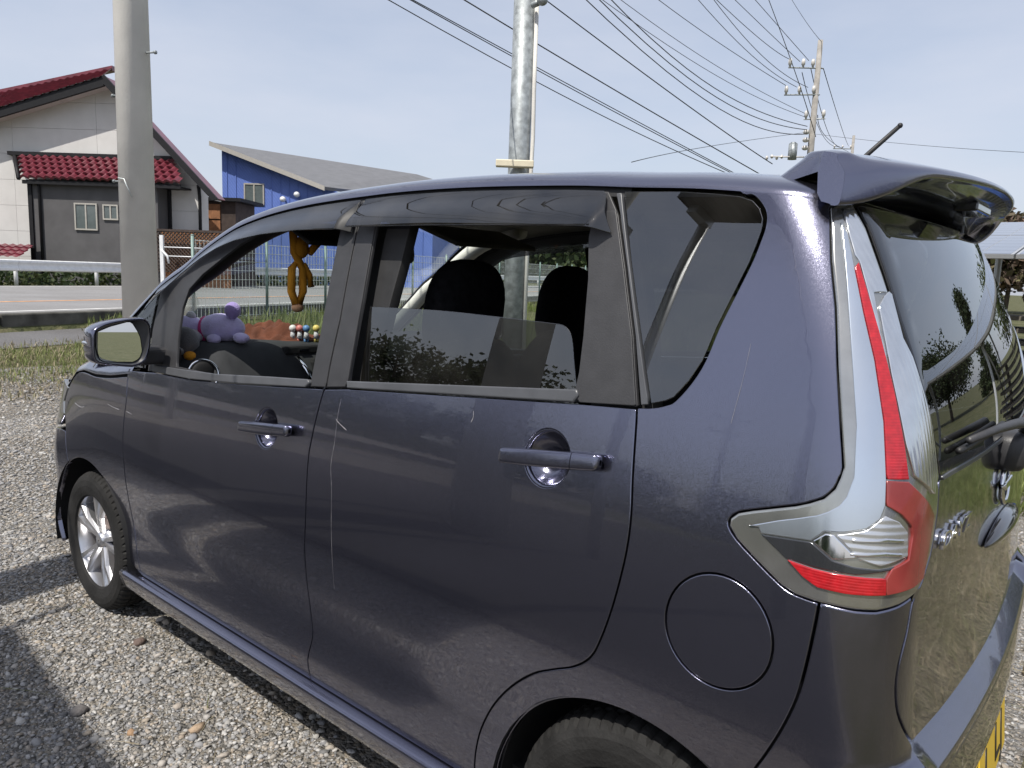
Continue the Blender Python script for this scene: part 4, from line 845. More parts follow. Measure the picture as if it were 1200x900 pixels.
M['leaf_pale'] = island_mat('pale_spring_foliage', [(.16, .17, .07), (.22, .22, .10), (.12, .14, .05), (.20, .17, .10)], .75, 0, .3, .3)
M['leaf_bare'] = island_mat('budding_twigs', [(.13, .095, .075), (.18, .13, .10), (.10, .08, .06), (.15, .14, .07)], .85, 0, .2, .1)
M['bark'] = mat('tree_bark', (.075, .058, .042), .9, var=.4, vscale=5, bump=.6, bscale=18)
M['concrete'] = mat('pale_concrete', (.68, .66, .62), .85, var=.10, vscale=3, bump=.15, bscale=60)
M['mossy'] = mat('mossy_dark_concrete', (.075, .072, .062), .95, var=.5, vscale=4, bump=.6, bscale=25)
M['galv'] = mat('galvanised_steel', (.30, .325, .335), .5, .35, var=.35, vscale=16, bump=.05, bscale=80)
M['whitepaint'] = mat('white_road_steel', (.70, .71, .72), .45, .1, var=.08)
M['line_orange'] = mat('worn_orange_line', (.62, .30, .12), .8, var=.25, vscale=6)
M['line_white'] = mat('worn_white_line', (.62, .62, .60), .8, var=.25, vscale=6)
M['siding'] = mat('off_white_siding', (.56, .55, .535), .75, var=.05, vscale=2)
M['annex'] = mat('charcoal_render', (.085, .083, .086), .85, var=.12, vscale=2, bump=.1, bscale=50)
M['tile'] = mat('maroon_roof_tile', (.150, .026, .040), .35, var=.3, vscale=2.2, coat=.35)
M['black_trim'] = mat('black_fascia', (.012, .012, .014), .6, spec=.25)
M['blue'] = mat('blue_metal_cladding', (.10, .165, .46), .55, var=.08, vscale=1.)
ribbed(M['blue'], 3.2, 'DIAGONAL', .25, .02)
M['greyroof'] = ribbed(mat('grey_metal_roof', (.155, .155, .16), .55, .2, var=.12, vscale=2), 4, 'X', .35, .03)
M['frame'] = mat('aluminium_frame', (.50, .47, .42), .4, .4, var=.05)
M['pane'] = mat('window_pane_dark', (.10, .12, .12), .06, 0, var=.1, spec=.8)
M['wood'] = mat('orange_brown_boards', (.24, .105, .045), .8, var=.35, vscale=6, bump=.2, bscale=30)
M['darkwood'] = mat('dark_brown_boards', (.045, .030, .024), .8, var=.3, vscale=6)
M['cable'] = mat('black_cable', (.02, .02, .022), .6)
M['insul'] = mat('glazed_porcelain', (.55, .53, .50), .25)
M['panel_pv'] = mat('solar_cell_glass', (.02, .026, .05), .08, 0, var=.2, vscale=3, coat=1)
M['alum'] = mat('bare_aluminium', (.56, .57, .58), .38, .7, var=.06)
M['fencegreen'] = mat('faded_green_steel', (.17, .24, .22), .5, .2, var=.15)
M['wire'] = mat('zinc_wire', (.55, .58, .57), .45, .3)
M['cream_box'] = mat('cream_plastic', (.68, .62, .47), .6, var=.08)

# --- ground sheets
ds = [-300, -120, -60, -30, -16, -10, -5.5, -3.4, -1.5, -.1, .1, 1, 5, 11, 14, 30, 80, 200, 500]; es = list(np.linspace(-400, 400, 41))
V = []; f = []
for d in ds:
    for e in es: q = rd(d, e); V.append((q[0], q[1], .45 if d >= .1 else .25 * min(max((d + 5.5) / 5.4, 0), 1)))
for i in range(len(ds) - 1):
    for j in range(len(es) - 1): f.append((i*41+j, (i+1)*41+j, (i+1)*41+j+1, i*41+j+1))
f = [q[::-1] for q in f]
tag(obj("ground", V, f, M['soil'], None, False), kind='structure')
def sheet(name, pts, m, up, n=1):
    me = [(x, y, float(ground_h(x, y)) + up) for x, y in pts]
    o = tag(obj(name, me, [list(range(len(me)))], m, None, False), kind='structure')
    if o.data.polygons[0].normal.z < 0: o.data.flip_normals()
    return o
def rdp(d, e): return rd(d, e)[:2]
# gravel yard as a fine sheet with gentle hollows
gxv = np.linspace(-9.0, 9, 91); gyv = np.linspace(-9, 9, 91); V = []; f = []
hz = lambda x, y: .012 * math.sin(x * 1.7 + y * .9) * math.cos(y * 1.3) * min(1, max(0, (abs(x + 1.2) - 2.2) * .4)) + .006
for x in gxv:
    for y in gyv: V.append((x, y, float(ground_h(x, y)) + max(.004, hz(x, y))))
for i in range(90):
    for j in range(90):
        f.append((i*91+j, (i+1)*91+j, (i+1)*91+j+1, i*91+j+1))
gv = tag(obj("gravel_yard", V, f, M['gravel'], None, True), kind='structure')
sheet("dry_grass_bank", [(1.35, -9), (12, -9), (12, 4.6), (.75, 4.6), (.53, 3.2), (.50, 1.0), (.70, .2), (1.25, -.6)], M['straw'], .024)
sheet("shade_tone_ground", [(-40, -.78), (1.1, -.78), (1.1, -11.5), (-40, -11.5)], M['shadeground'], .020)  # added unseen sheet, its dark tone replaces ground shade mirrored in the doors
sheet("asphalt_apron", [rdp(-1.7, -40), rdp(-.02, -40), rdp(-.02, 3.0), rdp(-1.5, 3.2)], M['asphalt'], .012)
rl = [(rd(.25, -150, .50)), rd(.25, 200, .50), rd(11.0, 200, .50), rd(11.0, -150, .50)]
o = tag(obj("road", rl, [(0, 1, 2, 3)], M['roadway'], None, False), kind='structure')
if o.data.polygons[0].normal.z < 0: o.data.flip_normals()
for nm, d, w, m in (("centre_line", 3.3, .16, 'line_orange'), ("edge_line", .75, .12, 'line_white'), ("edge_line", 10.2, .15, 'line_white')):
    o = tag(obj(nm, [rd(d - w/2, -150, .504), rd(d - w/2, 200, .504), rd(d + w/2, 200, .504), rd(d + w/2, -150, .504)], [(0, 1, 2, 3)], M[m], None, False), kind='structure')
    if o.data.polygons[0].normal.z < 0: o.data.flip_normals()
mb = MB()
def rbox(mb, d0, d1, e0, e1, z0, z1):
    v = [rd(d, e, z) for z in (z0, z1) for d, e in ((d0, e0), (d1, e0), (d1, e1), (d0, e1))]
    mb.add(v, [(0, 1, 2, 3), (4, 7, 6, 5), (0, 4, 5, 1), (1, 5, 6, 2), (2, 6, 7, 3), (3, 7, 4, 0)]); return mb
rw = empty("kerb_wall", rd(.1, 0, .2)); tag(rw, "low dark mossy concrete wall holding up the road edge", "wall")
for k in range(22): bevel(rbox(MB(), -.02, .24, -16 + 2 * k + .008, -14 + 2 * k - .008, .12, .52).build("wall_block", M['mossy'], rw), .02)

# --- loose stones
def ico():
    t = (1 + 5 ** .5) / 2; v = np.array([(-1,t,0),(1,t,0),(-1,-t,0),(1,-t,0),(0,-1,t),(0,1,t),(0,-1,-t),(0,1,-t),(t,0,-1),(t,0,1),(-t,0,-1),(-t,0,1)], float); v /= np.linalg.norm(v[0])
    f = np.array([(0,11,5),(0,5,1),(0,1,7),(0,7,10),(0,10,11),(1,5,9),(5,11,4),(11,10,2),(10,7,6),(7,1,8),(3,9,4),(3,4,2),(3,2,6),(3,6,8),(3,8,9),(4,9,5),(2,4,11),(6,2,10),(8,6,7),(9,8,1)]); return v, f
IV, IF = ico()
def stones(name, x, y, r, flat=.6, m='stone', kind='stuff'):
    n = len(x); jit = 1 + RNG.normal(0, .20, (n, 12, 1)); V = IV[None] * jit * r[:, None, None]
    V[..., 0] *= RNG.uniform(.75, 1.45, (n, 1)); V[..., 2] *= flat * RNG.uniform(.6, 1.2, (n, 1))
    a = RNG.uniform(0, 6.283, n); c, s = np.cos(a)[:, None], np.sin(a)[:, None]; X = V[..., 0] * c - V[..., 1] * s; Y = V[..., 0] * s + V[..., 1] * c
    tl = RNG.normal(0, .25, (n, 1)); Z = V[..., 2] + X * tl
    z0 = ground_h(x, y) + .006 + r * flat * .30
    V = np.stack([X + x[:, None], Y + y[:, None], Z + z0[:, None]], -1).reshape(-1, 3)
    F = (IF[None] + (np.arange(n) * 12)[:, None, None]).reshape(-1, 3)
    return tag(bigmesh(name, V, F, M[m]), kind=kind)
def lnr(n, med, sg, lo, hi): return np.clip(np.exp(RNG.normal(math.log(med), sg, n)), lo, hi)
X = []; Y = []; R_ = []
for (x0, x1, y0, y1, den, med, hi) in ((-3.6, -.3, -.95, .12, 8500, .0042, .015), (-6.5, -3.0, -1.2, 2.0, 3300, .0054, .017), (-9.0, -6.0, -1.0, 3.4, 900, .008, .024), (-3.2, .6, .12, 1.4, 350, .009, .02), (.15, .56, 1.2, 4.4, 6000, .0040, .011), (.45, 1.2, -.4, .6, 700, .008, .02)):
    n = int((x1 - x0) * (y1 - y0) * den); X.append(RNG.uniform(x0, x1, n)); Y.append(RNG.uniform(y0, y1, n)); R_.append(lnr(n, med, .42, .0032, hi))
stones("loose_gravel", np.concatenate(X), np.concatenate(Y), np.concatenate(R_))
# a few large stones one can pick out
for k, (x, y, r, lab, c) in enumerate(((-1.38, .02 - .12, .024, "tan stone lying near the side skirt on lit gravel", (.34, .25, .17)), (-1.50, -.24, .016, "small orange brown stone at the shadow edge", (.30, .19, .11)), (-1.72, -.30, .034, "flat dark grey stone lying in the shadow edge", (.13, .12, .115)), (-2.02, .015, .026, "dark rusty stone beside the front door sill", (.12, .085, .07)))):
    o = stones("stone", np.array([x]), np.array([y]), np.array([r]), .6, 'stone', None); o['label'] = lab; o['category'] = 'stone'
    o.data.materials.clear(); o.data.materials.append(mat("single_stone", c, .85, var=.2, vscale=60, bump=.5, bscale=90))
    if 'kind' in o: del o['kind']

# --- grass
def blades(name, x, y, h, m, lean=.5, w=.006, kind='stuff', zoff=0.):
    n = len(x); a = RNG.uniform(0, 6.283, n); l_ = np.abs(RNG.normal(0, lean, n)); ww = w * RNG.uniform(.6, 1.5, n)
    dx, dy = np.cos(a), np.sin(a); px, py = -dy, dx; z0 = ground_h(x, y) + zoff
    V = np.zeros((n, 5, 3))
    for i, (t, k) in enumerate(((0, 1), (0, -1), (.55, .75), (.55, -.75), (1, 0))):
        off = l_ * h * t ** 1.8; V[:, i, 0] = x + dx * off + px * ww * k; V[:, i, 1] = y + dy * off + py * ww * k; V[:, i, 2] = z0 + h * t * np.sqrt(np.maximum(1 - (l_ * t) ** 2 * .35, .15))
    F = (np.array([(0, 1, 3), (0, 3, 2), (2, 3, 4)])[None] + (np.arange(n) * 5)[:, None, None]).reshape(-1, 3)
    return tag(bigmesh(name, V.reshape(-1, 3), F, M[m]), kind=kind)
def clumps(nc, per, fx, sx):
    cx, cy = fx(nc); return (np.repeat(cx, per) + RNG.normal(0, sx, nc * per), np.repeat(cy, per) + RNG.normal(0, sx, nc * per))
def strip(d0, d1, e0, e1):
    def f(n):
        d = RNG.uniform(d0, d1, n); e = RNG.uniform(e0, e1, n); return W0[0] + ND[0]*d + ED[0]*e, W0[1] + ND[1]*d + ED[1]*e
    return f
x, y = clumps(520, 13, strip(-3.7, -1.6, -3.0, 3.0), .09); blades("grass_strip", x, y, RNG.uniform(.03, .13, len(x)), 'grass', 1.0, .004)
x, y = clumps(900, 9, strip(-4.3, -1.3, -3.0, 3.0), .12); blades("dry_grass_fringe", x, y, RNG.uniform(.03, .10, len(x)), 'strawblade', 1.0, .005)
x, y = clumps(9, 60, strip(-.45, -.12, 1.2, 2.6), .09); blades("wall_weeds", x, y, RNG.uniform(.06, .30, len(x)), 'grass', .5, .010)
x, y = clumps(420, 16, strip(-2.2, -.2, 5.5, 18), .16); blades("fence_grass", x, y, RNG.uniform(.06, .32, len(x)), 'grass', .45, .010)
x, y = clumps(900, 18, lambda n: (RNG.uniform(-10, -2.0, n), RNG.uniform(4.2, 13, n)), .15); blades("tall_grass", x, y, RNG.uniform(.15, .75, len(x)), 'grass', .4, .010)
x, y = clumps(900, 18, lambda n: (RNG.uniform(-1.8, 3.4, n), RNG.uniform(4.3, 6.6, n)), .10); blades("yard_edge_grass", x, y, RNG.uniform(.05, .28, len(x)), 'grass', .6, .006)
x, y = clumps(1600, 14, lambda n: (RNG.uniform(.62, 5, n), RNG.uniform(.4, 4.6, n)), .10); blades("straw_litter", x, y, RNG.uniform(.03, .12, len(x)), 'strawblade', 1.2, .004)
x = RNG.uniform(-2.6, -.6, 60); y = RNG.uniform(-.6, 0., 60); blades("straw_bits", x, y, RNG.uniform(.02, .07, 60), 'strawblade', 2.5, .0012, zoff=.012)

# --- trees
def tree(name, loc, H, R, m, label, seed, n=2600, leaf=.22, shape='round', group=None, trunk_h=.3):
    g = np.random.default_rng(seed); t = empty(name, loc); tag(t, label, "tree", group)
    mb = MB(); tr = .022 * H + .03; top = Vector(loc) + Vector((0, 0, H * .8))
    mb.tube([loc, (loc[0] + .02 * H * g.normal(), loc[1] + .02 * H * g.normal(), loc[2] + H * .4), top], [tr, tr * .6, tr * .15], 7)
    C = []
    nl = 12
    for k in range(nl):
        a = 6.283 * k / nl + g.uniform(-.3, .3); zz = g.uniform(trunk_h, .8); rr = R * g.uniform(.55, 1.0) * (1.0 if shape == 'round' else (1.05 - zz))
        s = Vector(loc) + Vector((0, 0, H * zz * .85)); e = s + Vector((math.cos(a) * rr * .8, math.sin(a) * rr * .8, H * g.uniform(.06, .2)))
        mb.tube([s, (s + e) / 2 + Vector((0, 0, .03 * H)), e], [tr * .35, tr * .22, tr * .06], 5); C.append(np.array(e))
    mb.build("trunk", M['bark'], t)
    nc = 46; cc = []
    for k in range(nc):
        if shape == 'round':
            v = g.normal(size=3); v /= np.linalg.norm(v); r = g.uniform(.35, 1.) ** .5
            cc.append((loc[0] + v[0]*R*r, loc[1] + v[1]*R*r, loc[2] + H*(.5 + trunk_h*.5) + v[2]*H*(.5 - trunk_h*.5)*r * .95))
        else:
            zz = g.uniform(.06, 1) ; r = R * (1 - zz) ** .85 * g.uniform(.4, 1); a = g.uniform(0, 6.283); cc.append((loc[0] + math.cos(a)*r, loc[1] + math.sin(a)*r, loc[2] + H*zz))
    cc = np.array(cc); cs = g.uniform(.16, .34, nc) * R * (1 if shape == 'round' else .75)
    idx = g.integers(0, nc, n); p = cc[idx] + g.normal(size=(n, 3)) * cs[idx][:, None] * np.array([.75, .75, .6])
    p[:, 2] = np.maximum(p[:, 2], loc[2] + .15)
    nn = g.normal(size=(n, 3)); nn /= np.linalg.norm(nn, axis=1, keepdims=True); up = g.normal(size=(n, 3)); u = np.cross(nn, up); u /= np.linalg.norm(u, axis=1, keepdims=True); v = np.cross(nn, u)
    s = leaf * g.uniform(.5, 1.4, (n, 1)); V = np.stack([p - u*s, p - v*s*.55, p + u*s, p + v*s*.55], 1).reshape(-1, 3); F = np.arange(4 * n).reshape(-1, 4)
    bigmesh("crown", V, F, M[m], t); return t

# right-hand hillside wood
HT = [(-14.0, 57, 8.4, 3.2, 'leaf_dark', "dark evergreen on the hillside behind the far utility poles"), (-10.5, 55, 7.0, 2.9, 'leaf_pale', "pale olive tree hidden low behind the roof spoiler"), (-8.6, 58, 6.3, 2.4, 'leaf_pale', "olive green tree directly under the right end of the spoiler"), (-6.6, 57, 6.1, 2.3, 'leaf_bare', "reddish brown bare budding tree right of the olive one"), (-5.0, 60, 6.8, 2.4, 'leaf_bare', "brown twiggy tree near the right edge of the picture"), (-3.3, 57, 8.2, 2.2, 'leaf_dark', "tallest dark tree at the right edge of the picture"), (-1.0, 58, 7.0, 3.0, 'leaf_mid', "green tree just past the right edge of the hillside wood"), (2.5, 56, 7.6, 3.2, 'leaf_mid', "broad green tree at the far right end of the wood")]
for k, (x, y, H, R, m, lab) in enumerate(HT): tree("hillside_tree", (x, y, .3), H, R, m, lab, 100 + k, 1500, .26, group="trees on the hillside at the right", trunk_h=.15)
# far wood seen through the car
def mass(name, x0, x1, y0, y1, n, H, m, leaf):
    x = RNG.uniform(x0, x1, n); y = RNG.uniform(y0, y1, n); hh = H * (.65 + .35 * np.sin(x * .35) * np.cos(y * .4 + x * .13)); z = .4 + hh * RNG.uniform(0, 1, n) ** .7
    nn = RNG.normal(size=(n, 3)); nn /= np.linalg.norm(nn, axis=1, keepdims=True); u = np.cross(nn, RNG.normal(size=(n, 3))); u /= np.linalg.norm(u, axis=1, keepdims=True); v = np.cross(nn, u); p = np.stack([x, y, z], 1); s = leaf * RNG.uniform(.5, 1.5, (n, 1))
    return tag(bigmesh(name, np.stack([p-u*s, p-v*s*.6, p+u*s, p+v*s*.6], 1).reshape(-1, 3), np.arange(4*n).reshape(-1, 4), M[m]), kind='stuff')
mass("far_wood", -62, -12, 62, 76, 20000, 6.0, 'leaf_dark', .40)
mass("roadside_hedge", -1, -1, 0, 0, 4, .4, 'leaf_dark', .1) if False else None
# scrub behind the guardrail
n = 9000; d = RNG.uniform(11.6, 13.2, n); e = RNG.uniform(-6, 46, n); p = np.stack([W0[0] + ND[0]*d + ED[0]*e, W0[1] + ND[1]*d + ED[1]*e, .45 + RNG.uniform(0, .46, n)], 1)
nn = RNG.normal(size=(n, 3)); nn /= np.linalg.norm(nn, axis=1, keepdims=True); u = np.cross(nn, RNG.normal(size=(n, 3))); u /= np.linalg.norm(u, axis=1, keepdims=True); v = np.cross(nn, u); s = .09 * RNG.uniform(.5, 1.5, (n, 1))
tag(bigmesh("roadside_scrub", np.stack([p-u*s, p-v*s*.6, p+u*s, p+v*s*.6], 1).reshape(-1, 3), np.arange(4*n).reshape(-1, 4), M['leaf_dark']), kind='stuff')
hd = empty("clipped_hedge", (-18, -12.6, 0)); tag(hd, "long dark hedge behind the shade-dark ground sheet, mirrored low in the car doors", "hedge")
n = 14000; p = np.stack([RNG.uniform(-42, 5, n), RNG.uniform(-13.4, -11.8, n), RNG.uniform(0, 1, n) ** .8 * 1.05], 1); p[:, 2] *= 1 + .12 * np.sin(p[:, 0] * 1.3) + .1 * np.sin(p[:, 0] * .47)
nn = RNG.normal(size=(n, 3)); nn /= np.linalg.norm(nn, axis=1, keepdims=True); u = np.cross(nn, RNG.normal(size=(n, 3))); u /= np.linalg.norm(u, axis=1, keepdims=True); v = np.cross(nn, u); s = .10 * RNG.uniform(.5, 1.5, (n, 1))
bigmesh("foliage", np.stack([p-u*s, p-v*s*.6, p+u*s, p+v*s*.6], 1).reshape(-1, 3), np.arange(4*n).reshape(-1, 4), M['leaf_dark'], hd)
# behind the photographer: what the paint and glass mirror
BT = [(-30, -26, 5.6, 3.4, 'leaf_dark'), (-24, -29, 5.0, 3.4, 'leaf_dark'), (-36, -24, 6.2, 3.6, 'leaf_mid'), (-43, -20, 6.4, 4.0, 'leaf_dark'), (-50, -13, 7.0, 4.2, 'leaf_dark'), (-19, -32, 3.6, 2.6, 'leaf_dark'), (-13, -36, 3.4, 2.8, 'leaf_dark'), (-7, -36, 3.0, 2.6, 'leaf_mid'), (-1, -38, 3.4, 2.8, 'leaf_dark')]
for k, (x, y, H, R, m) in enumerate(BT): tree("reflected_tree" if 0 else "broadleaf_tree", (x, y, 0), H, R, m, "dark broadleaf tree mirrored in the car's door paint", 200 + k, 3600, .19, group="trees mirrored in the car's side", trunk_h=.1)
tree("conifer", (6.1, 30.0, 0), 5.6, 1.5, 'leaf_dark', "pointed dark conifer mirrored in the car's rear window", 300, 16000, .10, 'cone')
tree("broadleaf_tree", (9.4, 26.0, 0), 4.6, 2.2, 'leaf_dark', "rounded tree mirrored left of the conifer in the rear window", 301, 16000, .10)

# --- poles
def pole_obj(name, x, y, z0, z1, r0, r1, m, label, cat): t = empty(name, (x, y, z0)); tag(t, label, cat); mb = MB(); mb.tube([(x, y, z0), (x, y, (z0+z1)/2), (x, y, z1)], [r0, (r0+r1)/2, r1], 28); mb.build("shaft", M[m], t, True); return t
cp = pole_obj("concrete_pole", -6.31, 1.965, -.1, 11.0, .155, .098, 'concrete', "pale concrete utility pole standing in front of the red roofed house", "utility pole")
for z, a0, nm in ((3.13, 0.45, "step_bolt"), (2.79, 3.5, "step_bolt"), (2.06, 3.6, "step_bolt")):
    mb = MB(); d = Vector((math.cos(a0), math.sin(a0), 0)); c = Vector((-6.31, 1.965, z)); mb.tube([c + d * .10, c + d * .235], .008, 6); mb.tube([c + d * .225, c + d * .24], .016, 8); mb.build(nm, M['galv'], cp, True)
mb = MB(); c = Vector((-6.31, 1.965, 2.06)); d = Vector((.55, -.84, 0)).normalized()
mb.tube([c + d * .145 + Vector((-.06, -.04, .01)), c + d * .175, c + d * .18 + Vector((.02, .01, -.05)), c + d * .16 + Vector((.05, .03, -.15))], .006, 6); mb.build("cable_clip", M['wire'], cp, True)
for z in (1.31, 1.24):
    mb = MB(); V, f = torus((-6.31, 1.965, z), .150, .004, (0, 0, 1), 32, 6); obj("wire_band", V, f, M['galv'], cp, True)
sp = pole_obj("steel_pole", -4.50, 5.02, 0, 4.6, .112, .108, 'galv', "galvanised steel pole with a white conduit rising behind the car roof", "pole")
for z in (4.02, 3.72, 3.36, 2.93, 2.62):
    V, f = torus((-4.50, 5.02, z), .113, .009, (0, 0, 1), 32, 6); obj("pole_band", V, f, M['galv'], sp, True)
mb = MB(); mb.tube([(-4.375, 5.06, 4.1), (-4.37, 5.06, 3.2), (-4.36, 5.06, 2.75), (-4.375, 5.06, 2.2), (-4.375, 5.06, .1)], .021, 10); mb.build("conduit", M['concrete'], sp, True)
mb = MB()
for k in range(60): V, f = torus((-4.415, 5.10, .55 + k * .026), .055, .014, (0, 0, 1), 14, 5); mb.add(V, f)
mb.build("spiral_guard", M['rubber'], sp, True)
mb = MB(); mb.tube([(-4.37, 4.98, 3.99), (-4.28, 4.99, 4.01)], .03, 10); mb.ell((-4.255, 4.99, 4.02), (.055, .055, .05)); mb.build("pole_lamp", M['galv'], sp, True)
mb = MB(); mb.box((-.19, -.05, -.035), (.19, .05, .035), mat4=Matrix.Translation((-4.42, 4.86, 2.47)) @ Matrix.Rotation(math.radians(40), 4, 'Z')); bevel(mb.build("junction_box", M['cream_box'], sp), .01)
M['oldconcrete'] = mat('weathered_concrete', (.27, .255, .235), .9, var=.25, vscale=4)
up = pole_obj("utility_pole", -10.40, 29.98, 0, 10.75, .17, .095, 'oldconcrete', "nearer tall concrete utility pole with three crossarms behind the spoiler", "utility pole")
def arm(parent, a, b, ins, r=.03):
    mb = MB(); mb.tube([a, b], r, 6); mb.build("crossarm", M['galv'], parent); A = Vector(a); B = Vector(b)
    for k in ins:
        c = A.lerp(B, k); mb = MB(); mb.tube([c + Vector((0, 0, .03)), c + Vector((0, 0, .10)), c + Vector((0, 0, .12)), c + Vector((0, 0, .24)), c + Vector((0, 0, .33))], [.04, .05, .075, .075, .045], 8); mb.build("insulator", M['insul'], parent, True)
arm(up, (-11.28, 29.23, 9.70), (-10.25, 30.10, 9.72), (.04, .42, .70)); arm(up, (-11.31, 29.11, 8.66), (-10.25, 30.0, 8.72), (.05, .42, .82)); arm(up, (-10.72, 29.8, 7.80), (-10.0, 30.15, 7.82), (.1, .9), .025)
mb = MB(); mb.tube([(-10.95, 29.55, 6.25), (-10.95, 29.55, 6.85)], .17, 14); mb.tube([(-10.95, 29.55, 6.85), (-10.95, 29.55, 6.92)], [.17, .08], 14); mb.build("transformer", M['galv'], up, True)
mb = MB()
for k in range(4): mb.ell((-11.75 + k * .16, 29.0 + .1 * k, 6.30 + .05 * (k % 2)), (.06, .06, .08), None, 8, 6)
mb.tube([(-11.6, 28.95, 6.33), (-10.5, 29.8, 6.35)], .03, 6); mb.build("cutout_switches", M['insul'], up, True)
for z in (7.3, 7.0, 6.7):
    mb = MB(); mb.ell((-10.55, 29.75, z), (.13, .13, .10), None, 10, 6); mb.build("insulator", M['insul'], up, True)
fp = pole_obj("utility_pole", -22.62, 75.4, 0, 15.35, .2, .12, 'oldconcrete', "farther small utility pole with one crossarm, between the tall pole and the antenna", "utility pole")
arm(fp, (-24.0, 74.2, 14.1), (-22.55, 75.5, 14.15), (.05, .45, .85), .05)
mp_ = pole_obj("utility_pole", -14.8, -34.4, 0, 10.4, .17, .10, 'oldconcrete', "far utility pole with two crossarms mirrored in the car's rear side panel", "utility pole")
arm(mp_, (-15.7, -34.0, 9.6), (-14.0, -34.8, 9.6), (.05, .5, .95), .05); arm(mp_, (-15.7, -34.0, 8.3), (-14.3, -34.65, 8.3), (.05, .5, .95), .05)
bp_ = pole_obj("utility_pole", -2.56, -2.58, -.1, 9.5, .20, .15, 'concrete', "concrete pole beside the added shade roof, shading the gravel by the front wheel", "utility pole")
WI = {'w1': [(-4.73, 7.32, 5.01), (-6.58, 12.03, 6.14), (-11.28, 29.12, 9.01)], 'w2': [(-4.49, 8.61, 5.09), (-6.43, 14.34, 6.16), (-11.08, 29.73, 9.05)], 'w3': [(-4.31, 8.71, 5.08), (-6.52, 15.4, 6.3), (-10.69, 29.88, 9.02)], 'w4': [(-4.28, 8.73, 5.08), (-6.54, 15.39, 6.6), (-11.24, 29.2, 9.99)], 'w5': [(-4.49, 9.74, 5.4), (-6.68, 16.42, 6.93), (-11.04, 29.75, 10.0)], 'w6': [(-4.24, 9.85, 5.39), (-6.8, 17.45, 7.25), (-10.74, 29.86, 10.02)], 'w7': [(-4.85, 11.76, 6.04), (-6.56, 17.54, 6.46), (-9.94, 29.09, 6.97)], 'w8': [(-5.25, 13.76, 6.68), (-7.08, 19.48, 8.09), (-10.36, 30.0, 10.69)], 'w9': [(-4.39, 6.35, 4.52), (-6.07, 11.17, 5.39), (-10.58, 29.49, 7.96)], 'w10': [(-4.5, 6.27, 4.47), (-6.06, 11.18, 5.21), (-10.57, 29.5, 7.83)], 'w11': [(-4.37, 6.36, 4.43), (-6.05, 11.18, 5.04), (-10.53, 29.73, 7.51)], 'w12': [(-4.48, 6.29, 4.43), (-6.04, 11.19, 4.9), (-10.52, 29.73, 7.38)], 'w13': [(-4.6, 6.2, 4.43), (-6.04, 11.19, 4.74), (-10.5, 29.73, 7.22)], 'w14': [(-4.38, 5.24, 4.1), (-6.02, 11.2, 4.44), (-9.09, 23.0, 5.12)], 'w15': [(-4.24, 3.9, 3.71), (-5.25, 6.34, 4.04), (-9.0, 20.87, 4.76)], 'w16': [(-6.23, 4.7, 4.33), (-7.84, 8.74, 4.7), (-12.37, 25.92, 5.52)], 'w17': [(-6.07, 4.88, 4.35), (-7.81, 8.77, 4.87), (-12.37, 25.92, 5.64)], 'w18': [(-6.12, 4.98, 4.38), (-7.85, 8.86, 4.92), (-12.32, 25.94, 5.67)], 'w19': [(-15.14, 24.4, 5.74), (-21.13, 43.9, 9.71), (-23.14, 64.72, 13.98)], 'w20': [(-10.22, 30.05, 9.7), (-13.38, 41.64, 10.53), (-22.85, 74.9, 14.34)], 'w21': [(-10.65, 29.89, 9.73), (-13.94, 41.46, 10.12), (-23.19, 74.7, 14.3)], 'w22': [(-10.87, 29.6, 9.54), (-13.49, 38.44, 9.96), (-23.52, 74.5, 14.3)], 'w23': [(-10.27, 30.03, 7.96), (-15.44, 46.23, 10.21), (-22.66, 75.3, 13.73)], 'w24': [(-22.29, 75.53, 15.02), (-13.7, 67.4, 12.49), (-5.49, 58.57, 10.16)]}
WL = {}
for k, s in (('w1', 'left'), ('w2', 'middle'), ('w3', 'right')): WL[k] = ("thin black wire ending at the %s insulator of the nearer pole's second crossarm" % s, "wires to the middle crossarm")
for k, s in (('w4', 'left'), ('w5', 'middle'), ('w6', 'right')): WL[k] = ("thin black wire ending at the %s insulator of the nearer pole's topmost crossarm" % s, "wires to the topmost crossarm")
for k, s in (('w9', 'upper'), ('w10', 'lower')): WL[k] = ("%s of two thin drooping wires ending at the lowest short crossarm" % s, "wires to the lowest crossarm")
for k, s in (('w11', 'top'), ('w12', 'middle'), ('w13', 'bottom')): WL[k] = ("%s one of three drooping black cables ending just above the transformer" % s, "cables above the transformer")
for k, s in (('w20', 'rightmost upper'), ('w21', 'middle'), ('w22', 'leftmost'), ('w23', 'lowest')): WL[k] = ("%s fine wire strung between the nearer pole and the farther pole" % s, "wires between the two far poles")
for k, s in (('w17', 'lower'), ('w18', 'upper')): WL[k] = ("%s of two close twin cables passing behind the steel pole" % s, "twin cables")
WL['w7'] = ("thick cable slanting steeply down across the crossarms of the nearer pole", None); WL['w8'] = ("faint wire running down to the tip of the nearer pole", None)
WL['w14'] = ("wire leaving the steel pole's lamp and dropping behind the roof", None); WL['w15'] = ("single cable crossing the steel pole halfway up and dropping behind the roof", None)
WL['w16'] = ("lowest single cable just below the twin cables", None); WL['w19'] = ("faint rising wire low over the roof left of the nearer pole", None); WL['w24'] = ("faint wire running right from the farther pole past the antenna", None)
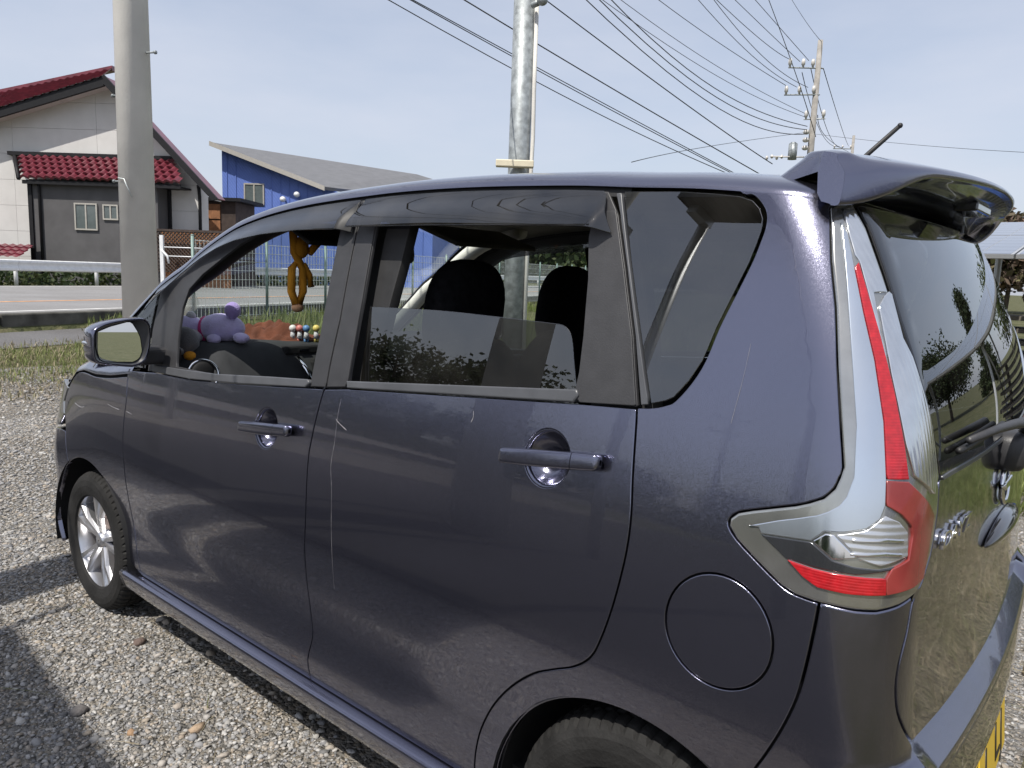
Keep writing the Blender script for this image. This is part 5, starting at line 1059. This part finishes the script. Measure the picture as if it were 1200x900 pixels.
for k, pts in WI.items():
    a, b, c = [np.array(q, float) for q in pts]
    # parabola through three points, drawn on past the near end
    tb = np.linalg.norm(b - a) / (np.linalg.norm(b - a) + np.linalg.norm(c - b)); cc = (b - a - (c - a) * tb) / (tb * tb - tb); bb = c - a - cc
    ts = np.linspace(-.35 if k not in ('w14', 'w19', 'w20', 'w21', 'w22', 'w23') else 0, 1.0 if k not in ('w15', 'w16', 'w17', 'w18') else 1.4, 22)
    r = .011 if k in ('w7', 'w11', 'w12', 'w13', 'w15', 'w16', 'w17', 'w18', 'w14') else .0085
    if k in ('w20', 'w21', 'w22', 'w23', 'w24', 'w19'): r = .016
    if k in ('w8', 'w9', 'w10'): r = .007
    mb = MB(); mb.tube([a + bb * t + cc * t * t for t in ts], [r * (.55 + .9 * max(t, 0)) for t in ts] if k not in ('w20','w21','w22','w23','w24','w19') else r, 5)
    lab, grp = WL[k]; tag(mb.build("power_cable", M['cable'], None, True), lab, "cable", grp)

# --- guardrail, fence
gr = empty("guardrail", rd(11.2, 7.9, .5)); tag(gr, "white steel guardrail along the far side of the road", "guardrail")
wp_ = [(0, .92), (.055, .945), (.06, 1.0), (.015, 1.05), (0, 1.09), (.015, 1.13), (.06, 1.18), (.055, 1.235), (0, 1.26), (-.01, 1.26)]
for s in range(-4, 13):
    e0, e1 = 7.88 + 4.03 * s, 7.88 + 4.03 * (s + 1) - .004; V = [rd(11.2 - y, e, z) for e in (e0, e1) for y, z in wp_]; n = len(wp_)
    obj("rail_beam", V, [(i, i + 1, n + i + 1, n + i) for i in range(n - 1)], M['whitepaint'], gr, False)
for s in range(-6, 19):
    mb = MB(); c = rd(11.32, 7.88 + 2.69 * s); mb.tube([(c[0], c[1], .45), (c[0], c[1], 1.2)], .057, 12); mb.build("rail_post", M['whitepaint'], gr, True)
fn = empty("mesh_fence", rd(-.12, 3.4, .25)); tag(fn, "welded wire mesh fence with faded green posts along the road wall, seen through the car", "fence")
e0 = 3.54
for k in range(14):
    c = rd(-.12, e0 + 2.0 * k); mb = MB(); mb.tube([(c[0], c[1], .2), (c[0], c[1], 1.86)], .030, 10); mb.ell((c[0], c[1], 1.87), (.032, .032, .02), None, 8, 5); mb.build("fence_post", M['fencegreen'], fn, True)
    if k == 13: break
    mb = MB()
    for j in range(1, 20): ee = e0 + 2.0 * k + j * .1; mb.tube([rd(-.10, ee, .30), rd(-.10, ee, 1.80)], .0048, 4, False)
    for j in range(9): mb.tube([rd(-.105, e0 + 2.0*k + .03, .34 + j * .18), rd(-.105, e0 + 2.0*k + 1.97, .34 + j * .18)], .0052, 4, False)
    o = mb.build("mesh_panel", M['wire'], fn); o['kind'] = 'stuff'

# --- houses across the road
HA = np.array([-29.833, 8.619]); HD = np.array([.79059, .61234]); HN = np.array([.61234, -.79059])
def hp(a, off, z): q = HA + HD * a - HN * off; return (float(q[0]), float(q[1]), float(z))
def hbox(mb, a0, a1, o0, o1, z0, z1): return mb.add([hp(a, o, z) for z in (z0, z1) for a, o in ((a0, o0), (a1, o0), (a1, o1), (a0, o1))], [(0, 3, 2, 1), (4, 5, 6, 7), (0, 1, 5, 4), (1, 2, 6, 5), (2, 3, 7, 6), (3, 0, 4, 7)])
def clip(poly, a, b, c):
    out = []; n = len(poly)
    for i in range(n):
        p, q = poly[i], poly[(i+1) % n]; dp = a*p[0] + b*p[1] - c; dq = a*q[0] + b*q[1] - c
        if dp <= 0: out.append(p)
        if dp * dq < 0: t = dp / (dp - dq); out.append((p[0] + (q[0]-p[0])*t, p[1] + (q[1]-p[1])*t))
    return out
def slab(name, poly, o0, o1, m, parent):
    n = len(poly); V = [hp(a, o0, z) for a, z in poly] + [hp(a, o1, z) for a, z in poly]; return obj(name, V, [tuple(range(n)), tuple(range(2*n-1, n-1, -1))] + [(i, n+i, n+(i+1)%n, (i+1)%n) for i in range(n)], m, parent, False)
hs = empty("white_house", hp(2, 3, .45)); tag(hs, "white sided house with a maroon tiled gable roof across the road", "house")
apx = (2.69, 7.44); lw = lambda a: 7.44 + .305 * (a - 2.69); rw_ = lambda a: 7.44 - 1.02 * (a - 2.69)
slab("wall", [(-6, .45), (5.73, .45), (5.73, 4.25), (2.69, 7.38), (-6, 4.75)], 1.06, 1.6, M['siding'], hs)
cols = [-6.0, -4.2, -1.1, 2.0, 4.0, 5.74]; zr = [.45, 1.36, 2.27, 3.18, 4.09, 5.0, 5.91, 6.82, 7.5]
for i in range(len(cols) - 1):
    for j in range(len(zr) - 1):
        q = [(cols[i] + .004, zr[j] + .004), (cols[i+1] - .004, zr[j] + .004), (cols[i+1] - .004, zr[j+1] - .004), (cols[i] + .004, zr[j+1] - .004)]
        q = clip(q, -.305, 1, 7.37 - .305 * 2.69); q = clip(q, 1.02, 1, 7.37 + 1.02 * 2.69)
        if len(q) > 2: slab("siding_board", q, 1.0, 1.058, M['siding'], hs)
# verges and the roof planes
slab("verge_board", [(-6.2, lw(-6.2) - .16), (2.69, 7.28), (2.69, 7.62), (-6.2, lw(-6.2) + .16)], .35, .47, M['black_trim'], hs)
slab("verge_board", [(2.69, 7.34), (6.42, rw_(6.42) - .10), (6.62, rw_(6.62) + .16), (2.69, 7.66)], .35, .47, M['black_trim'], hs)
slab("soffit", [(-6.1, lw(-6.1) - .10), (2.69, 7.34), (6.45, rw_(6.45) - .06), (6.45, rw_(6.45) - .02), (2.69, 7.40), (-6.1, lw(-6.1) - .05)], .47, 1.05, M['siding'], hs)
slab("roof_plane", [(2.69, 7.50), (6.50, rw_(6.50) + .04), (6.58, rw_(6.58) + .14), (2.69, 7.62)], .48, 1.1, M['tile'], hs)
# tiled left plane: a rippled sheet of courses
def tile_plane(name, c00, c10, c01, c11, nu, nv, m, parent, amp=.05, step=.045):
    """c00..c11 corners (u across the slope, v up the slope); pantile waves across, stepped courses up"""
    c00, c10, c01, c11 = [np.array(q, float) for q in (c00, c10, c01, c11)]; nrm_ = np.cross(c10 - c00, c01 - c00); nrm_ /= np.linalg.norm(nrm_); nrm_ *= np.sign(nrm_[2])
    us = np.linspace(0, 1, nu * 5 + 1); V = []; f = []; vs_ = []
    for k in range(nv): vs_ += [(k / nv, step), ((k + 1) / nv, 0.)]
    for v, st in vs_:
        for u in us:
            ph = (u * nu) % 1.; w = amp * (.5 + .5 * math.cos(2 * math.pi * ph)) ** 1.3
            V.append((c00 * (1-u) * (1-v) + c10 * u * (1-v) + c01 * (1-u) * v + c11 * u * v) + nrm_ * (w + st + .03))
    n = len(us)
    for i in range(len(vs_) - 1):
        for j in range(n - 1): f.append((i*n+j, i*n+j+1, (i+1)*n+j+1, (i+1)*n+j))
    o = obj(name, V, f, m, parent, False)
    return o
o = tile_plane("roof_tiles", hp(-6.3, .35, lw(-6.3) + .04), hp(2.69, .35, 7.50), hp(-9.6, 6, 7.05), hp(-.12, 6, 9.15), 30, 22, M['tile'], hs); o['kind'] = 'stuff'
slab("ridge_capping", [(-6.5, 7.72), (-.12, 9.12), (-.12, 9.32), (-6.5, 7.9)], 5.9, 6.2, M['tile'], hs)
# annex with its own lean-to of tiles
an = empty("grey_annex", hp(2.3, .6, .45)); tag(an, "charcoal grey annex with a small maroon tiled lean-to roof on the white house", "annex")
hbox(MB(), -.02, 4.55, .2, .98, .45, 4.05).build("wall", M['annex'], an)
hbox(MB(), -.06, .08, .14, .30, .45, 4.0).build("corner_post", M['black_trim'], an)
mb = MB(); mb.tube([hp(.36, .10, 3.95), hp(.36, .14, 3.75), hp(.36, .14, .5)], .05, 8); mb.build("downpipe", M['black_trim'], an, True)
hbox(MB(), -.1, 5.5, -.06, .0, 3.86, 3.98).build("gutter", M['black_trim'], an); hbox(MB(), -.1, 5.4, .0, .98, 3.90, 3.96).build("soffit", M['black_trim'], an)
mb = MB(); mb.tube([hp(-.17, -.12, 4.02), hp(-1.0, .92, 4.93)], .07, 6); mb.build("verge_board", M['black_trim'], an, True)
hbox(MB(), -1.2, 4.75, .82, 1.0, 4.93, 5.06).build("ridge_capping", M['black_trim'], an)
# every tile its own piece
nt_u, nt_v = 20, 5; tw = 5.62 / nt_u
me_t = None
for iv in range(nt_v):
    for iu in range(nt_u):
        if me_t is None:
            V = []; f = []; N5 = 6
            for v, zz in ((0, .045), (1, -.02)):
                for k in range(N5 + 1): u = k / N5; V.append((u * tw * 1.02, v, .075 * math.sin(math.pi * min(u * 1.2, 1)) + zz))
            for v in (0,):
                for k in range(N5 + 1): u = k / N5; V.append((u * tw * 1.02, v, .075 * math.sin(math.pi * min(u * 1.2, 1)) - .05))
            n = N5 + 1
            for k in range(N5): f.append((k, k+1, n+k+1, n+k)); f.append((2*n+k, 2*n+k+1, k+1, k))
            L_ = math.hypot(1.0, .88) / nt_v * 1.18; ang = math.atan2(.88, 1.0)
            t0 = obj("roof_tile", [(x, y * L_, z) for x, y, z in V], f, M['tile'], None, False); me_t = t0.data; to = t0
        else: to = bpy.data.objects.new("roof_tile", me_t); COL.objects.link(to)
        tv = iv / nt_v; a_ = -.12 - .72 * tv * 0 + iu * tw; o_ = -.10 + 1.0 * tv
        w = Matrix(((HD[0], -HN[0], 0, 0), (HD[1], -HN[1], 0, 0), (0, 0, 1, 0), (0, 0, 0, 1))); to.parent = an; to.matrix_parent_inverse = MW[an.name].inverted()
        to.matrix_basis = Matrix.Translation(hp(a_ - .80 * tv, o_, 4.06 + .88 * tv)) @ w @ Matrix.Rotation(ang, 4, 'X')
def window(parent, a0, a1, z0, z1, off, n, wf=.05):
    fr = MB(); hbox(fr, a0, a1, off - .06, off, z0, z0 + wf); hbox(fr, a0, a1, off - .06, off, z1 - wf, z1); hbox(fr, a0, a0 + wf, off - .06, off, z0 + wf, z1 - wf); hbox(fr, a1 - wf, a1, off - .06, off, z0 + wf, z1 - wf)
    for k in range(1, n): c = a0 + (a1 - a0) * k / n; hbox(fr, c - wf/2, c + wf/2, off - .055, off, z0 + wf, z1 - wf)
    w = fr.build("window", M['frame'], parent)
    for k in range(n): c0 = a0 + (a1 - a0) * k / n; c1 = a0 + (a1 - a0) * (k + 1) / n; hbox(MB(), c0 + wf * .6, c1 - wf * .6, off - .03, off - .02, z0 + wf, z1 - wf).build("pane", M['pane'], w)
window(an, 1.58, 2.40, 2.35, 3.28, .2, 2); window(an, 2.60, 3.15, 2.73, 3.26, .2, 2)
hbox(MB(), 4.56, 4.66, .9, .99, .5, 3.9).build("corner_trim", M['black_trim'], an)
mb = MB(); mb.tube([hp(5.69, .9, 4.1), hp(5.72, .93, 3.7), hp(5.72, .93, .5)], .06, 8); mb.build("downpipe", M['black_trim'], hs, True)
lr = empty("low_tiled_roof", hp(-1.5, -.6, .45)); tag(lr, "low maroon tiled porch roof just above the guardrail at the left edge", "porch")
o = tile_plane("roof_tiles", hp(-6, -1.2, 1.25), hp(.5, -1.2, 1.25), hp(-6, .1, 1.72), hp(.2, .1, 1.72), 22, 4, M['tile'], lr); o['kind'] = 'stuff'
hbox(MB(), -6, .3, -.9, .1, .45, 1.2).build("wall", M['annex'], lr)
# lattice, gate post, shed
lt = empty("lattice_fence", hp(5, 0, .45)); tag(lt, "brown wooden lattice fence below the white house's right corner", "fence")
mb = MB()
for k in range(-9, 17):
    a = 4.4 + k * .13
    for sg in (1, -1):
        b0, b1 = max(4.4, min(a, 7.0)), None; x0, z0, x1, z1 = (a, 1.0, a + 1.42, 2.42) if sg > 0 else (a + 1.42, 1.0, a, 2.42)
        P0 = np.array([x0, z0]); P1 = np.array([x1, z1]); t0, t1 = 0, 1
        dx = x1 - x0; ta, tb_ = sorted(((4.4 - x0) / dx, (7.0 - x0) / dx)); t0, t1 = max(t0, ta), min(t1, tb_)
        if t1 - t0 > .03: q0 = P0 + (P1-P0)*t0; q1 = P0 + (P1-P0)*t1; mb.tube([hp(q0[0], .02*sg, q0[1]), hp(q1[0], .02*sg, q1[1])], .022, 4)
o = mb.build("lattice_slats", M['darkwood'], lt); o['kind'] = 'stuff'
hbox(MB(), 4.35, 7.05, -.05, .05, 2.40, 2.48).build("top_rail", M['darkwood'], lt); hbox(MB(), 4.35, 7.05, .30, .36, .45, 2.40).build("backing_board", M['wood'], lt)
gp_ = empty("gate_post", hp(5.05, -.5, .45)); tag(gp_, "white steel gate post with a hinge bracket in front of the lattice", "post")
hbox(MB(), 4.98, 5.10, -.6, -.5, .45, 2.25).build("post", M['whitepaint'], gp_); mb = MB(); mb.tube([hp(5.05, -.62, 1.75), hp(5.25, -.62, 1.55), hp(5.3, -.62, 1.3)], .04, 6); mb.build("bracket", M['whitepaint'], gp_, True)
for z in (1.55, 1.85): mb = MB(); mb.tube([hp(5.1, -.55, z), hp(6.6, -.55, z)], .02, 6); mb.build("gate_rail", M['whitepaint'], gp_, True)
shd = empty("wooden_shed", hp(5.6, 3.4, .45)); tag(shd, "brown wooden shed with a flat dark roof right of the white house", "shed")
hbox(MB(), 4.6, 6.15, 3.05, 5, .45, 3.72).build("wall", M['darkwood'], shd); hbox(MB(), 4.5, 6.45, 2.8, 5.2, 3.73, 3.86).build("roof", M['black_trim'], shd)
for k in range(4):
    z0 = 1.2 + k * .62; hbox(MB(), 4.86, 5.56, 2.99, 3.045, z0, z0 + .56).build("board", M['wood'], shd)
mb = MB()
for k in range(3): hbox(mb, 5.66 + k * .17, 5.70 + k * .17, 2.99, 3.04, 1.2, 3.65)
mb.build("door_rails", M['wood'], shd) if False else None
# blue building
bb = empty("blue_building", hp(6, 16, .45)); tag(bb, "bright blue clad building with a sloping grey metal roof and one window", "building")
slab("wall", [(1.85, .45), (12.5, .45), (12.5, 3.55), (1.85, 6.98)], 12.0, 24.0, M['blue'], bb)
zt_ = lambda a: 7.22 - .345 * (a - 1.57)
o = obj("roof", [hp(1.50, 11.5, zt_(1.5)), hp(7.2, 11.5, zt_(7.2)), hp(17.6, 24.6, 5.5), hp(9.54, 24.6, 7.62), hp(-3.75, 24.6, 9.2)] , [(0, 1, 2, 3, 4)], M['greyroof'], bb, False)
sld = o.modifiers.new("thick", 'SOLIDIFY'); sld.thickness = .16; sld.offset = -1
slab("verge_trim", [(1.48, zt_(1.48) - .20), (7.2, zt_(7.2) - .20), (7.2, zt_(7.2) + .03), (1.48, zt_(1.48) + .03)], 11.40, 11.49, M['frame'], bb)
for k in range(23):
    a = 2.1 + .45 * k
    if 2.9 < a < 4.05: continue
    hbox(MB(), a - .02, a + .02, 11.965, 12.0, .45, 6.98 - .3215 * (a - 1.85) - .02).build("cladding_rib", M['blue'], bb)
window(bb, 2.96, 3.99, 4.33, 5.38, 12.0, 2, .07)
for a, z in ((5.05, 4.62), (5.75, 4.87)):
    mb = MB(); mb.tube([hp(a, 12.0, z), hp(a, 11.7, z)], .05, 8); mb.ell(hp(a, 11.62, z), (.15, .15, .14), None, 12, 8); mb.build("vent_cap", M['whitepaint'], bb, True)
tree("garden_tree", (-52, 11.8, .45), 10.2, 3.4, 'leaf_pale', "pale leafed tree showing over the house roof at the left edge", 400, 3600, .16, trunk_h=.25)

# --- solar racks at the right
def solar(name, loc, rz, nx, ny, tilt, zl, label, group=None, legs=True):
    """panels on an aluminium rack; local x along the row, y up the slope"""
    t = empty(name, loc); tag(t, label, "solar rack", group); B0 = Matrix.Translation(loc) @ Matrix.Rotation(rz, 4, 'Z'); S = B0 @ Matrix.Translation((0, 0, zl)) @ Matrix.Rotation(tilt, 4, 'X')
    pw, ph = 1.0, 1.64
    for i in range(nx):
        for j in range(ny):
            mb = MB(); mb.box((i * pw + .008, j * ph + .008, 0), ((i+1) * pw - .008, (j+1) * ph - .008, .035), mat4=S); fr = mb.build("panel_frame", M['alum'], t)
            mb = MB()
            for ci in range(4):
                for cj in range(6): mb.box((i*pw + .03 + ci * .237, j*ph + .03 + cj * .265, .0355), (i*pw + .03 + ci*.237 + .229, j*ph + .03 + cj*.265 + .257, .0375), mat4=S)
            mb.build("solar_cells", M['panel_pv'], fr)
    L = nx * pw; W = ny * ph
    for y in (.25 * W, .75 * W):
        mb = MB(); mb.box((0, y - .04, -.10), (L, y + .04, -.005), mat4=S); mb.build("purlin", M['alum'], t)
    k = 0
    for x in np.arange(.5, L, 2.4):
        for y in (.12 * W, .88 * W):
            p = S @ Vector((x, y, -.1)); q = Vector((p.x, p.y, -.05)); mb = MB(); mb.tube([q, p], .035, 8); mb.build("leg", M['whitepaint'], t)
        p = S @ Vector((x, .12 * W, -.1)); q = S @ Vector((x, .88 * W, -.1)); mb = MB(); mb.tube([Vector((q.x, q.y, .3)), p], .022, 6); mb.build("brace", M['whitepaint'], t)
        mb = MB(); mb.tube([p, q], .03, 6); mb.build("rafter", M['alum'], t)
    return t
solar("solar_rack", (-1.3, 6.55, 0), 0, 8, 2, math.radians(9), 1.66, "long rack of solar panels on legs beyond the car's rear right corner")
solar("solar_rack", (5.2, 4.2, 0), math.radians(-90), 6, 2, math.radians(22), 1.0, "solar rack standing behind the car, mirrored in its rear window")
cr_ = empty("blue_crate", (-.2, 7.6, 0)); tag(cr_, "blue plastic crate in the shade under the long solar rack", "crate")
mb = MB(); mb.box((-.55, 7.3, 0), (.35, 7.9, .06)); mb.box((-.55, 7.3, .06), (-.52, 7.9, .5)); mb.box((.32, 7.3, .06), (.35, 7.9, .5)); mb.box((-.52, 7.3, .06), (.32, 7.33, .5)); mb.box((-.52, 7.87, .06), (.32, 7.9, .5)); mb.build("tub", mat("blue_plastic", (.03, .08, .30), .4), cr_)

tb = empty("timber_stack", (-.3, 8.2, 0)); tag(tb, "stack of grey weathered boards on bearers under the long solar rack", "timber")
M['oldwood'] = mat('grey_weathered_timber', (.17, .15, .125), .9, var=.35, vscale=5, bump=.3, bscale=40)
for k in range(9):
    for j in range(3):
        z0 = .10 + k * .125; y0 = 7.95 + j * .21; x0 = -2.0 + .12 * math.sin(k * 2.3 + j); mb = MB(); mb.box((x0, y0, z0), (x0 + 3.6, y0 + .195, z0 + .045)); mb.build("board", M['oldwood'], tb)
    for xb in (-1.5, .2, 1.2): mb = MB(); mb.box((xb, 7.97, .021 + k * .125), (xb + .07, 8.54, .098 + k * .125)); mb.build("bearer", M['darkwood'], tb)
# --- added roof strips, unseen behind the camera, shaped to shade the gravel
pk = empty("shade_roof", (-2.4, -3.2, 0)); tag(pk, "flat roof strips added out of view to cast the shade on the gravel at bottom left", "shelter")
c_ = [(-2.15, -3.31), (-.72, -3.43), (-.72, -2.92), (-2.15, -2.80)]
mb = MB(); mb.add([(x, y, z) for z in (4.11, 4.20) for x, y in c_], [(0, 3, 2, 1), (4, 5, 6, 7), (0, 1, 5, 4), (1, 2, 6, 5), (2, 3, 7, 6), (3, 0, 4, 7)]); mb.build("shade_deck", M['greyroof'], pk)
mb = MB(); mb.box((-8.2, -3.57, 4.11), (-2.92, -3.07, 4.20)); mb.build("shade_deck", M['greyroof'], pk)  # second added strip, shades the ground mirrored in the front door
for x in (-8.1, -3.0, -2.07, -.80): mb = MB(); mb.box((x - .04, -3.30, 4.01), (x + .04, -3.12 if x < -2.5 else -2.97, 4.108)); mb.build("beam", M['alum'], pk)
for x in (-8.1, -3.0, -2.07, -.80): mb = MB(); mb.tube([(x, -3.25, 0), (x, -3.25, 4.01)], .045, 10); mb.build("post", M['alum'], pk, True)
mb = MB(); mb.tube([(-2.13, -2.83, 4.20), (-2.14, -2.83, 4.62)], .018, 6); mb.build("aerial_rod", M['alum'], pk, True)

# --- things on and over the dashboard
M['lilac'] = mat('lilac_plush', (.52, .46, .74), .95, var=.10, vscale=30, bump=.35, bscale=220, sheen=.5); M['lilac2'] = mat('deep_lilac_plush', (.36, .27, .60), .95, var=.1, vscale=30, bump=.35, bscale=220, sheen=.5)
M['palegrey'] = mat('pale_plush', (.52, .52, .54), .95, var=.08, bump=.3, bscale=220, sheen=.4); M['pink'] = mat('pink_ribbon', (.52, .04, .20), .7)
M['greyplush'] = mat('grey_plush', (.15, .145, .15), .95, var=.1, bump=.35, bscale=220, sheen=.4); M['orangeplush'] = mat('orange_plush', (.72, .30, .02), .9, var=.1, bump=.3, bscale=220)
M['cloth'] = mat('brown_cloth', (.13, .042, .022), .95, var=.35, vscale=18, bump=.3, bscale=150); M['monkey'] = mat('ochre_plush', (.58, .25, .015), .9, var=.2, bump=.3, bscale=220); M['skin'] = mat('tan_felt', (.55, .32, .18), .9)
pt = empty("lilac_plush_toy", (-1.92, .27, 1.10)); tag(pt, "lilac plush animal lying on the dashboard with a pink collar and a round tail", "plush toy")
mb = MB(); mb.ell((-1.898, .287, 1.150), (.086, .064, .052), Matrix.Rotation(math.radians(30), 3, 'Z')); mb.build("body", M['lilac'], pt, True)
mb = MB(); mb.ell((-2.000, .215, 1.143), (.066, .062, .046)); mb.build("head", M['lilac'], pt, True)
mb = MB(); mb.ell((-1.960, .200, 1.118), (.058, .040, .030)); mb.build("belly", M['palegrey'], pt, True)
mb = MB(); mb.ell((-1.843, .300, 1.216), (.028, .028, .030)); mb.tube([(-1.86, .30, 1.17), (-1.845, .30, 1.20)], .014, 8); mb.build("round_tail", M['lilac2'], pt, True)
V, f = torus((-1.945, .252, 1.142), .040, .008, (1, .7, .05), 28, 8); obj("collar", V, f, M['pink'], pt, True)
mb = MB(); mb.ell((-1.857, .235, 1.115), (.032, .022, .018)); mb.build("foot", M['lilac'], pt, True)
mb = MB(); mb.ell((-1.79, .300, 1.122), (.040, .024, .019)); mb.build("foot", M['lilac'], pt, True)
mb = MB(); mb.ell((-1.985, .220, 1.188), (.020, .016, .018)); mb.build("ear", M['palegrey'], pt, True)
mb = MB(); mb.ell((-2.045, .190, 1.186), (.018, .015, .016)); mb.build("ear", M['palegrey'], pt, True)
gp2 = empty("grey_plush_toy", (-1.90, .17, 1.05)); tag(gp2, "grey plush bird with orange feet at the near end of the dashboard", "plush toy")
mb = MB(); mb.ell((-1.892, .150, 1.108), (.056, .044, .050), Matrix.Rotation(math.radians(25), 3, 'Y')); mb.build("body", M['greyplush'], gp2, True)
mb = MB(); mb.ell((-1.898, .136, 1.088), (.046, .038, .028)); mb.build("belly", M['palegrey'], gp2, True)
for c in ((-1.885, .105, 1.052), (-1.832, .135, 1.064)): mb = MB(); mb.ell(c, (.026, .019, .017)); mb.build("foot", M['orangeplush'], gp2, True)
def clothF(u, v):
    x = -1.995 + .20 * u + .03 * v; y = .36 + .10 * u + .20 * v; z = 1.108 + .066 * np.exp(-((v - .45) / .30) ** 2) * (1 - .45 * u) + .016 * np.sin(9 * v + 4 * u) * np.sin(3.1 * u + .3) + .010 * np.sin(17 * v - 7 * u) + .006 * np.sin(31 * u + 13 * v)
    e = np.minimum(np.minimum(u, 1 - u), np.minimum(v, 1 - v)); return np.stack([x, y + .012 * np.sin(8 * u), 1.100 + (z - 1.100) * np.clip(e * 8, .05, 1)], -1)
o = grid("brown_cloth", clothF, np.linspace(0, 1, 36), np.linspace(0, 1, 40), M['cloth'], None); tag(o, "crumpled brown cloth lying in the middle of the dashboard", "cloth")
for k, (x, y, c, lab) in enumerate(((-1.806, .520, (.62, .60, .58), "white headed tiny figure, leftmost of four on the dashboard"), (-1.792, .540, (.50, .16, .14), "red headed tiny figure, second of four on the dashboard"), (-1.778, .560, (.10, .22, .42), "blue headed tiny figure, third of four on the dashboard"), (-1.772, .600, (.65, .52, .14), "yellow headed tiny figure, rightmost of four on the dashboard"))):
    t = empty("dashboard_figure", (x, y, 1.10)); tag(t, lab, "figurine", "tiny figures on the dashboard"); m_ = mat("painted_figure", c, .45, var=.05)
    mb = MB(); mb.ell((x, y, 1.148), (.0135, .0135, .0135), None, 12, 8); mb.build("head", m_, t, True); mb = MB(); mb.tube([(x, y, 1.110), (x, y, 1.138)], [.011, .007], 10); mb.build("body", M['palegrey'], t, True)
    for s in (-1, 1): mb = MB(); mb.tube([(x, y + .006 * s, 1.094), (x, y + .006 * s, 1.112)], .005, 6); mb.build("leg", m_, t, True)
hm = empty("hanging_toy", (-1.38, .28, 1.50)); tag(hm, "long limbed ochre plush toy hanging from the windscreen top", "plush toy")
mb = MB(); mb.tube([(-1.40, .250, 1.49), (-1.405, .258, 1.42), (-1.40, .285, 1.37), (-1.40, .285, 1.30), (-1.402, .272, 1.262)], .0125, 10); mb.build("arm", M['monkey'], hm, True)
mb = MB(); mb.tube([(-1.40, .300, 1.49), (-1.400, .285, 1.42), (-1.41, .252, 1.37), (-1.41, .250, 1.30), (-1.405, .262, 1.262)], .0125, 10); mb.build("arm", M['monkey'], hm, True)
mb = MB(); mb.tube([(-1.40, .285, 1.385), (-1.395, .305, 1.35), (-1.395, .312, 1.315)], .011, 10); mb.build("leg", M['monkey'], hm, True)
mb = MB(); mb.tube([(-1.39, .33, 1.49), (-1.395, .335, 1.45), (-1.395, .305, 1.42)], .012, 10); mb.build("leg", M['monkey'], hm, True)
mb = MB(); mb.ell((-1.404, .268, 1.250), (.017, .020, .014)); mb.build("hand", M['skin'], hm, True)
mb = MB(); mb.ell((-1.40, .278, 1.435), (.022, .026, .034)); mb.build("body", M['monkey'], hm, True)
fan = empty("clear_hand_fan", (-2.06, .30, 1.13)); tag(fan, "clear plastic hand fan with a white stick leaning on the windscreen", "hand fan")
V = []; nseg = 28; cfan = Vector((-2.135, .262, 1.222)); fx_ = Vector((.55, .80, .22)).normalized(); fy_ = Vector((-.35, .0, .94)).normalized()
for sg in (-1, 1):
    for k in range(nseg): a = 6.283 * k / nseg; V.append(cfan + fx_ * (.062 * math.cos(a)) + fy_ * (.046 * math.sin(a)) + fx_.cross(fy_) * .0012 * sg)
obj("fan_leaf", V, [tuple(range(nseg))[::-1], tuple(range(nseg, 2*nseg))] + [(k, (k+1)%nseg, nseg+(k+1)%nseg, nseg+k) for k in range(nseg)], glass_mat("clear_fan_film", (.78, .80, .80), .06, .1, dirt=.35), fan, False)
mb = MB(); mb.tube([cfan - fx_ * .028 + fy_ * .04, cfan + fx_ * .012 - fy_ * .10], .004, 8); mb.build("stick", M['insul'], fan, True)
mb = MB(); mb.ell(cfan - fx_ * .035 + fy_ * .008, (.004, .008, .020)); mb.build("red_print", mat("red_print", (.6, .07, .04), .6), fan, True)
